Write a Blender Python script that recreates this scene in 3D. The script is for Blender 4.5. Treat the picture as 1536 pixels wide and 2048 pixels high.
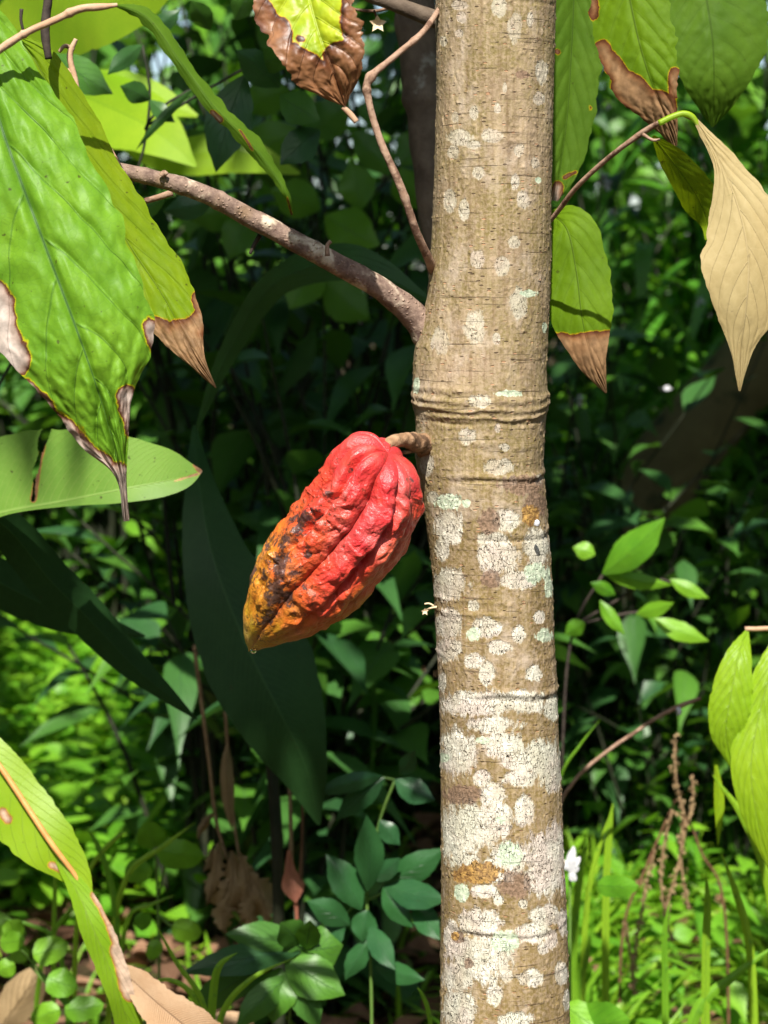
import bpy, math, random
import numpy as np
from mathutils import Vector
random.seed(7); RNG = np.random.default_rng(7)
for o in list(bpy.data.objects): bpy.data.objects.remove(o)
SC = bpy.context.scene; COL = SC.collection

# ------------------------------------------------------------------ camera, sky, sun, exposure
CAM = np.array([0.0, 0.0, 1.1]); PITCH = math.radians(5.5); HALF = math.radians(13.2)
FPX = 1024 / math.tan(HALF)                       # focal length in photo pixels (2048 high)
cd = bpy.data.cameras.new('camera'); co = bpy.data.objects.new('camera', cd); COL.objects.link(co)
co.location = CAM; co.rotation_euler = (math.pi/2 - PITCH, 0, 0)
cd.sensor_fit = 'VERTICAL'; cd.sensor_height = 24; cd.lens = 12 / math.tan(HALF)
cd.clip_start = .05; cd.clip_end = 500
cd.dof.use_dof = True; cd.dof.focus_distance = 1.56; cd.dof.aperture_fstop = 7.5
SC.camera = co
SUN_EL, SUN_AZ = math.radians(50), math.radians(5)      # from behind the camera, a little to the left
SUN = np.array([-math.sin(SUN_AZ)*math.cos(SUN_EL), -math.cos(SUN_AZ)*math.cos(SUN_EL), math.sin(SUN_EL)])
w = bpy.data.worlds.new('World'); SC.world = w; w.use_nodes = True
nt = w.node_tree; bgn = nt.nodes['Background']
sky = nt.nodes.new('ShaderNodeTexSky'); sky.sky_type = 'NISHITA'; sky.sun_disc = False
sky.sun_elevation = SUN_EL; sky.sun_rotation = math.atan2(SUN[0], SUN[1]); sky.dust_density = 1.5; sky.air_density = 1.0
nt.links.new(sky.outputs[0], bgn.inputs[0]); bgn.inputs[1].default_value = .10
sl = bpy.data.lights.new('sun', 'SUN'); sl.energy = 5.0; sl.angle = math.radians(.5); sl.color = (1, .955, .87)
so = bpy.data.objects.new('sun', sl); COL.objects.link(so)
so.rotation_euler = Vector(SUN).to_track_quat('Z', 'Y').to_euler()
SC.view_settings.view_transform = 'Standard'; SC.view_settings.look = 'None'
SC.view_settings.exposure = .86; SC.view_settings.gamma = 1
SC.render.engine = 'CYCLES'
SC.cycles.use_denoising = True
SC.cycles.max_bounces = 6; SC.cycles.diffuse_bounces = 4; SC.cycles.glossy_bounces = 2; SC.cycles.transmission_bounces = 4
SC.cycles.sample_clamp_indirect = 6

# ------------------------------------------------------------------ geometry helpers
FW = np.array([0, math.cos(PITCH), -math.sin(PITCH)]); UP = np.array([0, math.sin(PITCH), math.cos(PITCH)]); RT = np.array([1., 0, 0])
def at(px, py, Y):
    """photo pixel + true distance in front of the camera (metres along the ground) -> world point"""
    px, py, Y = np.broadcast_arrays(np.asarray(px, float), np.asarray(py, float), np.asarray(Y, float))
    d = FW + ((px-768)/FPX)[..., None]*RT + ((1024-py)/FPX)[..., None]*UP
    return CAM + d * (Y/d[..., 1])[..., None]
def proj(P):
    q = P - CAM; z = q @ FW
    return 768 + FPX*(q @ RT)/z, 1024 - FPX*(q @ UP)/z
def mpp(Y): return Y/FPX

def _h(i, s):
    n = (i[..., 0]*374761393 + i[..., 1]*668265263 + i[..., 2]*2147483647 + s*1274126177) & 0xffffffff
    n = ((n ^ (n >> 13)) * 1274126177) & 0xffffffff
    return ((n ^ (n >> 16)) & 0xffff) / 65535.0
def vn(p, s=0):
    i = np.floor(p).astype(np.int64); f = p - i; f = f*f*(3-2*f); r = 0
    for a in (0, 1):
        for b in (0, 1):
            for c in (0, 1):
                wt = (f[..., 0] if a else 1-f[..., 0])*(f[..., 1] if b else 1-f[..., 1])*(f[..., 2] if c else 1-f[..., 2])
                r = r + wt*_h(i + np.array([a, b, c]), s)
    return r
def fbm(p, o=3, s=0):
    r = 0; a = .5; t = 0
    for k in range(o):
        r = r + a*vn(p*(2**k), s+k); t += a; a *= .5
    return r/t

def tag(o, label=None, cat=None, group=None, kind=None):
    if label: o['label'] = label
    if cat: o['category'] = cat
    if group: o['group'] = group
    if kind: o['kind'] = kind
    return o
def empty(name, loc, label, cat, group=None):
    o = bpy.data.objects.new(name, None); o.empty_display_size = .05; COL.objects.link(o); o.location = loc
    return tag(o, label, cat, group)
def mkobj(name, V, F, mat, parent=None, uv=None, attrs=None, smooth=True, origin=None):
    """V (n,3) world coords, F (m,4) or (m,3)"""
    V = np.asarray(V, float); F = np.asarray(F, np.int32)
    if parent is not None: org = absloc(parent)
    else: org = np.array(origin) if origin is not None else V.mean(0)*0 + [V[:, 0].mean(), V[:, 1].mean(), V[:, 2].min()]
    me = bpy.data.meshes.new(name); k = F.shape[1]
    me.vertices.add(len(V)); me.vertices.foreach_set('co', (V-org).astype(np.float32).ravel())
    me.loops.add(F.size); me.loops.foreach_set('vertex_index', F.ravel())
    me.polygons.add(len(F)); me.polygons.foreach_set('loop_start', np.arange(0, F.size, k, dtype=np.int32))
    me.polygons.foreach_set('loop_total', np.full(len(F), k, np.int32))
    me.polygons.foreach_set('use_smooth', np.full(len(F), smooth))
    if uv is not None:
        l = me.uv_layers.new(name='UVMap'); l.data.foreach_set('uv', np.asarray(uv, np.float32)[F.ravel()].ravel())
    for an, av in (attrs or {}).items():
        av = np.asarray(av, np.float32)
        if av.ndim == 1:
            a = me.attributes.new(an, 'FLOAT', 'POINT'); a.data.foreach_set('value', av)
        else:
            a = me.attributes.new(an, 'FLOAT_COLOR', 'POINT')
            a.data.foreach_set('color', np.hstack([av, np.ones((len(av), 1), np.float32)]).ravel())
    me.update(calc_edges=True); me.validate()
    me.materials.append(mat)
    o = bpy.data.objects.new(name, me); COL.objects.link(o)
    if parent is not None: o.parent = parent
    else: o.location = org
    return o
def absloc(o):
    v = np.zeros(3)
    while o is not None: v = v + np.array(o.location); o = o.parent
    return v
def gridF(n, m, wrap=False):
    i = np.arange(n-1)[:, None]; j = np.arange(m if wrap else m-1)[None, :]; j2 = (j+1) % m
    return np.stack([i*m+j, i*m+j2, (i+1)*m+j2, (i+1)*m+j], -1).reshape(-1, 4)
def spline(P, n):
    """centripetal-ish Catmull-Rom through P (k,d) -> (n,d)"""
    P = np.asarray(P, float)
    if len(P) == 2: P = np.vstack([P[0], P.mean(0), P[1]])
    k = len(P); h = np.maximum(np.linalg.norm(np.diff(P[:, :2] if P.shape[1] != 3 else P, axis=0), axis=1), 1e-6)**.5
    sl_ = np.diff(P, axis=0)/h[:, None]; T = np.vstack([sl_[:1], (sl_[:-1]*h[1:, None]+sl_[1:]*h[:-1, None])/(h[1:]+h[:-1])[:, None], sl_[-1:]])
    t = np.linspace(0, k-1, n); i = np.minimum(t.astype(int), k-2); f = (t-i)[:, None]; H = h[i][:, None]
    return (2*f**3-3*f**2+1)*P[i] + (f**3-2*f**2+f)*H*T[i] + (3*f**2-2*f**3)*P[i+1] + (f**3-f**2)*H*T[i+1]
def nrm(v): return v/np.maximum(np.linalg.norm(v, axis=-1, keepdims=True), 1e-9)

def tube_geo(P, R, m=12, bump=0, bs=60, knots=None, seed=0):
    """P (n,3) path, R (n) radii -> V,F,uv with closed ends"""
    n = len(P); T = nrm(np.gradient(P, axis=0)); ref = np.array([0., 1, 0]) if abs(T[0, 1]) < .8 else np.array([1., 0, 0])
    A = nrm(np.cross(T, ref)); B = np.cross(T, A); th = np.linspace(0, 2*np.pi, m, endpoint=False)
    dirs = A[:, None]*np.cos(th)[None, :, None] + B[:, None]*np.sin(th)[None, :, None]
    rr = np.repeat(R[:, None], m, 1)
    if bump:
        q = P[:, None] + dirs*R[:, None, None]
        rr = rr*(1 + bump*(fbm(q*bs, 3, seed)-.5)*2)
    if knots is not None:
        L = np.concatenate([[0], np.cumsum(np.linalg.norm(np.diff(P, axis=0), axis=1))])
        for (u, amp, wd) in knots: rr = rr*(1+amp*np.exp(-((L/L[-1]-u)/wd)**2))[:, None]
    V = P[:, None] + dirs*rr[..., None]
    V = np.concatenate([P[:1, None] + dirs[:1]*1e-5, V, P[-1:, None] + dirs[-1:]*1e-5])      # closed ends
    L = np.concatenate([[0], np.cumsum(np.linalg.norm(np.diff(P, axis=0), axis=1))]); L = np.concatenate([[0], L, [L[-1]]])
    uv = np.stack([np.repeat(L, m), np.tile(th, n+2)], -1)
    return V.reshape(-1, 3), gridF(n+2, m, True), uv
def merge(parts):
    Vs, Fs, Us, off = [], [], [], 0
    for V, F, uv in parts:
        if isinstance(F, list): F = np.vstack(F)
        Vs.append(V); Fs.append(F+off); Us.append(uv); off += len(V)
    return np.vstack(Vs), np.vstack(Fs), np.vstack(Us)
def tubeobj(name, px, Y, r, mat, parent=None, n=60, m=12, bump=.12, bs=60, knots=None, label=None, seed=0, r_px=True):
    px = np.asarray(px, float); Y = np.broadcast_to(np.asarray(Y, float), (len(px),)); r = np.broadcast_to(np.asarray(r, float), (len(px),))
    S = spline(np.column_stack([px, Y, r]), n)
    P = at(S[:, 0], S[:, 1], S[:, 2]); R = S[:, 3]*(mpp(S[:, 2]) if r_px else 1)
    V, F, uv = tube_geo(P, R, m, bump, bs, knots, seed)
    V, F, uv = merge([(V, F, uv)])
    o = mkobj(name, V, F, mat, parent, uv)
    if label: o['label'] = label
    return o

# ------------------------------------------------------------------ material helpers
class NT:
    def __init__(s, name):
        s.m = bpy.data.materials.new(name); s.m.use_nodes = True; s.t = s.m.node_tree; s.t.nodes.clear()
        s.out = s.n('ShaderNodeOutputMaterial')
    def n(s, ty, **kw):
        x = s.t.nodes.new(ty)
        for k, v in kw.items(): setattr(x, k, v)
        return x
    def L(s, a, b): s.t.links.new(a, b)
    def put(s, inp, v):
        if hasattr(v, 'links') or isinstance(v, bpy.types.NodeSocket): s.L(v, inp)
        else: inp.default_value = v if not isinstance(v, tuple) or len(v) != 3 else (*v, 1) if inp.type == 'RGBA' else v
    def math(s, op, a, b=None, c=None, clamp=False):
        x = s.n('ShaderNodeMath', operation=op); x.use_clamp = clamp; s.put(x.inputs[0], a)
        if b is not None: s.put(x.inputs[1], b)
        if c is not None: s.put(x.inputs[2], c)
        return x.outputs[0]
    def mix(s, f, a, b, mode='MIX'):
        x = s.n('ShaderNodeMix', data_type='RGBA', blend_type=mode); s.put(x.inputs[0], f); s.put(x.inputs[6], a); s.put(x.inputs[7], b); return x.outputs[2]
    def ramp(s, f, stops, interp='LINEAR'):
        x = s.n('ShaderNodeValToRGB'); r = x.color_ramp; r.interpolation = interp
        while len(r.elements) < len(stops): r.elements.new(.5)
        for e, (p, c) in zip(r.elements, stops): e.position = p; e.color = (*c, 1) if len(c) == 3 else c
        s.put(x.inputs[0], f); return x.outputs[0]
    def mr(s, v, a, b, c=0., d=1., smooth=False):
        x = s.n('ShaderNodeMapRange'); x.clamp = True
        if smooth: x.interpolation_type = 'SMOOTHSTEP'
        s.put(x.inputs[0], v); 
        for k, q in zip((1, 2, 3, 4), (a, b, c, d)): s.put(x.inputs[k], q)
        return x.outputs[0]
    def noise(s, vec, scale, detail=4, rough=.55, dist=0):
        x = s.n('ShaderNodeTexNoise'); s.L(vec, x.inputs['Vector']); x.inputs['Scale'].default_value = scale
        x.inputs['Detail'].default_value = detail; x.inputs['Roughness'].default_value = rough; x.inputs['Distortion'].default_value = dist
        return x.outputs[0]
    def vor(s, vec, scale, feature='F1', rnd=1):
        x = s.n('ShaderNodeTexVoronoi', feature=feature); s.L(vec, x.inputs['Vector']); x.inputs['Scale'].default_value = scale
        x.inputs['Randomness'].default_value = rnd; return x
    def mapping(s, vec, sc): 
        x = s.n('ShaderNodeMapping'); s.L(vec, x.inputs[0]); x.inputs['Scale'].default_value = sc; return x.outputs[0]
    def attr(s, nm): x = s.n('ShaderNodeAttribute'); x.attribute_name = nm; return x
    def obj(s): return s.n('ShaderNodeTexCoord').outputs['Object']
    def bump(s, h, dist, strength=1.): 
        x = s.n('ShaderNodeBump'); s.put(x.inputs['Height'], h); x.inputs['Distance'].default_value = dist; x.inputs['Strength'].default_value = strength; return x.outputs[0]
    def princ(s, col, rough=.6, spec=.4, normal=None, **kw):
        x = s.n('ShaderNodeBsdfPrincipled'); s.put(x.inputs['Base Color'], col); s.put(x.inputs['Roughness'], rough); s.put(x.inputs['Specular IOR Level'], spec)
        if normal is not None: s.L(normal, x.inputs['Normal'])
        for k, v in kw.items(): s.put(x.inputs[k], v)
        return x.outputs[0]

def leaf_mat(name, c1, c2, c3=None, vein=None, nv=11, kv=.35, trans=.35, rough=.45, spec=.5, dry=False, drycol=None, vw=.06, tcol=None, ns=40, bumpd=.0006, fleck=0, rndamt=1, retb=.06, lv=.6):
    s = NT(name); uvn = s.n('ShaderNodeUVMap'); sep = s.n('ShaderNodeSeparateXYZ'); s.L(uvn.outputs[0], sep.inputs[0])
    u, v = sep.outputs[0], sep.outputs[1]; ob = s.obj(); rnd = s.attr('rnd').outputs['Fac']
    nz = s.noise(ob, ns, 4)
    col = s.mix(s.mr(nz, .35, .68), c1, c2)
    if c3: col = s.mix(s.math('MULTIPLY', rnd, rndamt), col, c3)
    av = s.math('ABSOLUTE', v); sg = s.math('MULTIPLY', s.math('SIGN', v), .23)
    wob = s.math('MULTIPLY', s.math('SUBTRACT', s.noise(ob, ns*.5, 2), .5), .06)
    ss = s.math('ADD', s.math('MULTIPLY', s.math('ADD', s.math('SUBTRACT', u, s.math('MULTIPLY', s.math('POWER', av, 1.25), kv)), wob), nv), sg)
    fr = s.math('ABSOLUTE', s.math('SUBTRACT', s.math('FRACT', ss), .5))          # 0 at a lateral vein
    lat = s.mr(fr, 0, s.math('SUBTRACT', vw, s.math('MULTIPLY', av, vw*.7)), 1, 0)
    midv = s.mr(av, .0, s.math('ADD', .012, s.math('MULTIPLY', s.math('SUBTRACT', 1, u), .035)), 1, 0)
    vm = s.math('MAXIMUM', s.math('MULTIPLY', lat, lv), midv)
    if vein: col = s.mix(vm, col, vein)
    vt = s.vor(ob, ns*7, 'DISTANCE_TO_EDGE'); ret = s.mr(vt.outputs['Distance'], 0, .12, 0, 1)
    col = s.mix(s.math('MULTIPLY', s.math('SUBTRACT', 1, ret), .13), col, vein or c2)
    if fleck:
        fl = s.mr(s.noise(ob, 190, 2), .70, .76); col = s.mix(s.math('MULTIPLY', fl, fleck), col, (.05, .03, .012))
    h = s.math('ADD', s.math('MULTIPLY', vm, -1.), s.math('ADD', s.math('MULTIPLY', ret, retb), s.math('MULTIPLY', nz, .8)))
    tr = trans; tc = col
    if dry:
        q = s.math('ADD', s.attr('dry').outputs['Fac'], s.math('MULTIPLY', s.math('SUBTRACT', s.noise(ob, 75, 6, .7), .5), .5)); q = s.math('ADD', q, s.math('MULTIPLY', s.math('SUBTRACT', s.noise(s.mapping(ob, (1.3, 1, 1)), 33, 2), .5), .7))
        dc = drycol or [(.40, c1), (.455, (.50, .50, .015)), (.485, (.42, .20, .01)), (.505, (.09, .03, .012)), (.56, (.16, .065, .03)), (.68, (.24, .13, .075)), (.95, (.42, .33, .27))]
        rc = s.ramp(q, dc); isd = s.mr(q, .41, .455)
        spot = s.mr(s.noise(ob, 130, 4), .35, .7, .62, 1.15)
        rc = s.mix(1., rc, spot, 'MULTIPLY'); rc = s.mix(s.math('MULTIPLY', vm, .3), rc, (.10, .05, .02))
        col = s.mix(isd, col, rc); tr = s.mr(q, .46, .52, trans, trans*.35)
    tcn = s.mix(1., col, tcol or (1.25, 1.15, .55), 'MULTIPLY')
    nb = s.bump(h, bumpd); p = s.princ(col, rough, spec, nb)
    tl = s.n('ShaderNodeBsdfTranslucent'); s.L(tcn, tl.inputs[0]); s.L(nb, tl.inputs['Normal'])
    mx = s.n('ShaderNodeMixShader'); s.put(mx.inputs[0], tr); s.L(p, mx.inputs[1]); s.L(tl.outputs[0], mx.inputs[2]); s.L(mx.outputs[0], s.out.inputs[0])
    return s.m
def simple_mat(name, a, b, ns=60, rough=.8, spec=.3, bumpd=.001, stretch=(1, 1, 1), a2=None, thr=(.55, .62)):
    s = NT(name); ob = s.mapping(s.obj(), stretch); nz = s.noise(ob, ns, 5, .6)
    col = s.mix(s.mr(nz, .35, .65), a, b)
    if a2: col = s.mix(s.mr(s.noise(ob, ns*.45, 5, .65), thr[0], thr[1]), col, a2)
    s.L(s.princ(col, rough, spec, s.bump(nz, bumpd)), s.out.inputs[0]); return s.m

M = {}
M['cacao'] = leaf_mat('cacao_leaf_green', (.14, .32, .018), (.20, .40, .024), vein=(.045, .12, .03), nv=8, kv=.25, dry=True, trans=.36, rough=.5, spec=.28, ns=28, bumpd=.0007, fleck=.7, lv=.5, vw=.04,
     drycol=[(.32, (.15, .33, .018)), (.42, (.36, .48, .012)), (.475, (.55, .56, .012)), (.49, (.40, .22, .02)), (.505, (.10, .035, .015)), (.56, (.20, .09, .055)), (.64, (.42, .30, .24)), (.95, (.60, .50, .43))])
M['cacao_yel'] = leaf_mat('cacao_leaf_yellowing', (.20, .33, .008), (.28, .40, .010), vein=(.15, .24, .02), nv=9, kv=.25, dry=True, trans=.5, rough=.55, spec=.2, ns=28, fleck=.7, lv=.3, retb=.03, drycol=[(.36, (.22, .30, .010)), (.43, (.42, .42, .012)), (.475, (.58, .46, .012)), (.49, (.38, .15, .01)), (.51, (.09, .028, .01)), (.58, (.15, .055, .022)), (.70, (.25, .12, .05)), (.95, (.34, .20, .10))])
M['cacao_olive'] = leaf_mat('cacao_leaf_olive', (.13, .25, .008), (.18, .32, .010), vein=(.09, .16, .012), nv=9, kv=.25, dry=True, trans=.55, rough=.6, spec=.15, ns=25, fleck=.5, lv=.3, retb=.03, bumpd=.0003, drycol=[(.38, (.16, .26, .009)), (.45, (.34, .38, .012)), (.475, (.58, .46, .012)), (.49, (.38, .15, .01)), (.51, (.09, .028, .01)), (.58, (.15, .055, .022)), (.70, (.25, .12, .05)), (.95, (.34, .20, .10))])
M['cacao_shaded'] = leaf_mat('cacao_leaf_olive_shaded', (.085, .18, .012), (.12, .23, .018), vein=(.06, .12, .01), nv=9, kv=.25, dry=True, trans=.5, rough=.6, spec=.15, ns=25, fleck=.5, lv=.3, retb=.03, bumpd=.0003)  # olive leaf with its shading put into a darker colour
M['cacao_brown'] = leaf_mat('cacao_leaf_browning', (.42, .50, .015), (.22, .36, .02), vein=(.34, .42, .02), nv=7, kv=.3, dry=True, trans=.3, ns=30,
     drycol=[(.38, (.42, .50, .015)), (.44, (.62, .52, .01)), (.48, (.30, .07, .004)), (.51, (.035, .014, .008)), (.58, (.10, .032, .012)), (.72, (.20, .075, .03)), (.95, (.27, .12, .05))])
M['cacao_tan'] = leaf_mat('cacao_leaf_tan', (.42, .32, .14), (.48, .38, .18), vein=(.58, .46, .24), nv=10, kv=.3, trans=.28, rough=.55, ns=25, dry=True, spec=.3, fleck=.3, tcol=(1.1, 1, .7), vw=.03,
     drycol=[(.40, (.46, .34, .13)), (.46, (.56, .47, .2)), (.5, (.03, .02, .01)), (.56, (.30, .2, .1)), (.95, (.3, .2, .1))])
M['broad'] = leaf_mat('broad_leaf_pale', (.16, .33, .045), (.23, .42, .06), vein=(.30, .46, .10), nv=46, kv=.18, trans=.45, rough=.45, ns=14, vw=.14, lv=.5, bumpd=.0004, fleck=.8, dry=True, spec=.35,
     drycol=[(.43, (.17, .30, .05)), (.5, (.40, .45, .03)), (.56, (.30, .14, .05)), (.95, (.2, .1, .05))])
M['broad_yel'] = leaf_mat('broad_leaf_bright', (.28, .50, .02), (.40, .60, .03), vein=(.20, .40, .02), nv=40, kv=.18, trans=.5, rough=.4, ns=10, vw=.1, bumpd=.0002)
M['broad_shaded'] = leaf_mat('broad_leaf_shaded', (.016, .055, .014), (.026, .08, .02), vein=(.045, .12, .035), fleck=.5, lv=.5, nv=50, kv=.18, spec=.25, trans=.25, rough=.5, ns=8, vw=.1, bumpd=.0002)  # green lowered far down so the colour itself carries the shade
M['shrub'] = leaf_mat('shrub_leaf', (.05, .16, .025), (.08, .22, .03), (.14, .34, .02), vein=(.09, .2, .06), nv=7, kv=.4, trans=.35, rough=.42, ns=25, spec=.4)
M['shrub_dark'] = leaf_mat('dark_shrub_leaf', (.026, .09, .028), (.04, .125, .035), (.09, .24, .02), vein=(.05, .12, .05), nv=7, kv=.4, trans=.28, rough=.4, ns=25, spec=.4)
M['shrub_half_shade'] = leaf_mat('half_shade_shrub_leaf', (.02, .085, .03), (.035, .12, .04), (.03, .12, .03), vein=(.07, .19, .08), nv=7, kv=.4, trans=.28, rough=.36, ns=30, spec=.5, fleck=.5)  # bluish leaf, its colour darkened to stand for half shade
M['lime'] = leaf_mat('lime_leaf', (.32, .52, .012), (.42, .60, .02), (.26, .48, .015), vein=(.36, .55, .08), nv=10, kv=.3, trans=.5, rough=.45, ns=20, fleck=.3, dry=True,
     drycol=[(.40, (.25, .45, .015)), (.47, (.48, .50, .02)), (.52, (.50, .30, .02)), (.57, (.35, .16, .04)), (.70, (.45, .27, .16)), (.95, (.62, .45, .33))])
M['herb'] = leaf_mat('herb_leaf', (.10, .32, .015), (.15, .40, .02), (.24, .50, .025), vein=(.12, .32, .04), nv=5, kv=.5, trans=.4, rough=.45, ns=40, fleck=.6)
M['grass'] = leaf_mat('grass_blade', (.12, .33, .015), (.17, .40, .02), (.30, .52, .025), vein=(.10, .28, .03), nv=2, kv=0, trans=.4, rough=.45, ns=20)
M['blade'] = leaf_mat('reed_leaf', (.06, .24, .02), (.10, .32, .025), (.16, .42, .03), vein=(.10, .28, .05), nv=2, kv=0, trans=.4, rough=.35, ns=20)
M['litter'] = leaf_mat('litter_leaf', (.24, .12, .065), (.34, .2, .12), (.12, .06, .035), vein=(.36, .24, .15), nv=8, kv=.4, trans=.15, rough=.75, ns=40, spec=.2, tcol=(1, .8, .6))
M['withered'] = leaf_mat('withered_leaf', (.33, .23, .115), (.42, .30, .16), vein=(.15, .09, .04), nv=8, kv=.4, trans=.2, rough=.7, ns=40, spec=.2, tcol=(1, .8, .5), bumpd=.002)
M['tanleaf'] = leaf_mat('tan_dry_leaf', (.50, .31, .17), (.58, .40, .25), vein=(.40, .22, .12), nv=60, kv=.1, trans=.2, rough=.6, ns=30, spec=.25, tcol=(1, .8, .6), vw=.25, bumpd=.002)
M['pink'] = leaf_mat('pink_bract', (.45, .16, .10), (.52, .22, .15), vein=(.4, .14, .1), nv=3, kv=.1, trans=.3, rough=.6, ns=30)
M['twig'] = simple_mat('twig_bark', (.24, .14, .09), (.36, .24, .17), 160, bumpd=.0012, a2=(.13, .07, .045), thr=(.52, .60))
M['darktwig'] = simple_mat('dark_twig_bark', (.03, .022, .018), (.06, .045, .035), 120)
M['tantwig'] = simple_mat('tan_twig_bark', (.42, .25, .15), (.5, .33, .22), 120)
M['greystem'] = simple_mat('grey_trunk_bark', (.085, .06, .042), (.16, .12, .085), 45, a2=(.24, .22, .18), thr=(.6, .66), bumpd=.003)
M['olivebark'] = simple_mat('shaded_trunk_bark', (.11, .095, .035), (.16, .14, .055), 14, a2=(.035, .045, .015), bumpd=.004)
M['stem'] = simple_mat('green_stem', (.10, .2, .04), (.14, .25, .05), 60, rough=.5)
M['shrubstem'] = simple_mat('shrub_stem', (.015, .022, .01), (.03, .032, .016), 40, rough=.7)
M['drystalk'] = simple_mat('dry_stalk', (.20, .12, .06), (.33, .22, .12), 90)
M['redstalk'] = simple_mat('reddish_stalk', (.11, .05, .025), (.16, .08, .04), 90)
M['rib'] = simple_mat('orange_midrib', (.55, .24, .07), (.62, .32, .10), 60, rough=.5)
M['white'] = simple_mat('white_petal', (.50, .50, .52), (.6, .6, .62), 60, rough=.6)
M['petal'] = simple_mat('cream_flower', (.65, .5, .3), (.7, .55, .36), 60, rough=.6)

def bark():
    s = NT('cacao_bark'); ob = s.obj(); A = s.attr('lich'); sp = s.n('ShaderNodeSeparateColor'); s.L(A.outputs['Color'], sp.inputs[0])
    Bn = s.attr('lichb'); sb = s.n('ShaderNodeSeparateColor'); s.L(Bn.outputs['Color'], sb.inputs[0])
    uvn = s.n('ShaderNodeUVMap').outputs[0]                                     # metres round, metres up
    str_ = s.mapping(ob, (1, 1, .14)); hor = s.mapping(uvn, (1, 3.2, 1))
    n1 = s.noise(str_, 95, 5, .6); n2 = s.noise(ob, 16, 4, .6); n3 = s.noise(ob, 420, 3, .6); n4 = s.noise(s.mapping(ob, (1, 1, .35)), 45, 5, .65)
    col = s.mix(s.mr(n1, .33, .67), (.15, .10, .056), (.37, .28, .18))
    col = s.mix(s.mr(n2, .36, .58), col, s.mix(s.mr(n1, .3, .7), (.15, .115, .035), (.235, .185, .075)))
    low = sb.outputs[1]                                                         # olive-ochre lower bark
    col = s.mix(s.math('MULTIPLY', low, .85), col, s.mix(s.mr(n4, .35, .65), (.135, .095, .026), (.235, .165, .055)))
    col = s.mix(s.mr(n3, .40, .62, .0, .45), col, (.42, .31, .22))
    fib = s.noise(s.mapping(ob, (1, 1, .05)), 260, 4, .7); col = s.mix(s.mr(fib, .52, .66, 0, .42), col, (.13, .075, .035)); col = s.mix(s.mr(fib, .48, .34, 0, .3), col, (.46, .36, .24))
    # faint grey-pink blotches
    col = s.mix(s.mr(s.noise(s.mapping(ob, (1, 1, .6)), 38, 6, .7), .54, .68, 0, .55), col, (.50, .41, .33))
    # lenticels: short horizontal dashes
    ld = s.vor(s.mapping(uvn, (1, 2.6, 1)), 145); lm = s.mr(ld.outputs['Distance'], .16, .26, 1, 0); 
    cs = s.n('ShaderNodeSeparateColor'); s.L(ld.outputs['Color'], cs.inputs[0]); on = s.mr(cs.outputs[0], .50, .58)
    lm = s.math('MULTIPLY', lm, on)
    col = s.mix(s.math('MULTIPLY', lm, .75), col, s.mix(s.mr(cs.outputs[1], .45, .55), (.055, .03, .018), (.42, .22, .12)))
    # horizontal hairline cracks
    hc = s.mr(s.noise(s.mapping(uvn, (.22, 4.5, 1)), 75, 5, .65), .60, .68)
    col = s.mix(s.math('MULTIPLY', hc, .55), col, (.07, .04, .02))
    wob = s.math('MULTIPLY', s.math('SUBTRACT', s.noise(s.mapping(ob, (1, 1, .7)), 95, 6, .72), .5), .95); wob2 = s.math('MULTIPLY', s.math('SUBTRACT', s.noise(s.mapping(ob, (1, 1, .3)), 330, 4, .7), .5), .55)
    wb = s.math('ADD', wob, wob2)
    dv = s.n('ShaderNodeVectorMath', operation='ADD'); s.L(s.mapping(uvn, (1.5, .62, 1)), dv.inputs[0]); nzc = s.n('ShaderNodeTexNoise'); s.L(ob, nzc.inputs['Vector']); nzc.inputs['Scale'].default_value = 420; sc_ = s.n('ShaderNodeVectorMath', operation='SCALE'); s.L(nzc.outputs['Color'], sc_.inputs[0]); sc_.inputs['Scale'].default_value = .0035; s.L(sc_.outputs[0], dv.inputs[1])
    ck = s.vor(dv.outputs[0], 330, 'DISTANCE_TO_EDGE'); dist = s.noise(ob, 300, 3)
    ckm = s.math('MULTIPLY', s.mr(ck.outputs['Distance'], .0, .10, 1, 0), s.mr(s.noise(ob, 150, 4, .65), .40, .62, .1, 1))
    wc = s.mix(s.mr(s.noise(ob, 70, 4, .6), .35, .68), (.48, .44, .34), (.70, .67, .57)); wc = s.mix(s.mr(n4, .50, .62, 0, .6), wc, (.40, .33, .24))
    wc = s.mix(s.mr(s.noise(ob, 24, 3, .6), .50, .62, 0, .6), wc, (.52, .42, .37)); wc = s.mix(s.mr(s.noise(ob, 11, 4, .7), .48, .60, 0, .55), wc, (.50, .50, .38))
    wc = s.mix(s.math('MULTIPLY', ckm, .5), wc, (.17, .12, .07)); wc = s.mix(s.math('MULTIPLY', lm, .3), wc, (.2, .13, .07))
    m1 = s.mr(s.math('ADD', sp.outputs[0], wb), .44, .56)
    m1 = s.math('MULTIPLY', m1, sb.outputs[2])                                   # strength (fainter near the top)
    col = s.mix(m1, col, wc)
    m2 = s.mr(s.math('ADD', sp.outputs[1], s.math('MULTIPLY', wb, 1.2)), .50, .56, 0, .9); col = s.mix(m2, col, s.mix(s.mr(n3, .4, .6), (.38, .47, .33), (.58, .64, .48)))
    m3 = s.mr(s.math('ADD', sp.outputs[2], wb), .48, .55, 0, .85); col = s.mix(m3, col, s.mix(s.mr(n3, .4, .6), (.12, .075, .05), (.26, .165, .11)))
    m4 = s.mr(s.math('ADD', sb.outputs[0], wb), .48, .54, 0, .95); col = s.mix(m4, col, s.mix(s.mr(s.noise(ob, 260, 4, .7), .42, .6), (.16, .08, .025), (.46, .27, .075)))
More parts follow.
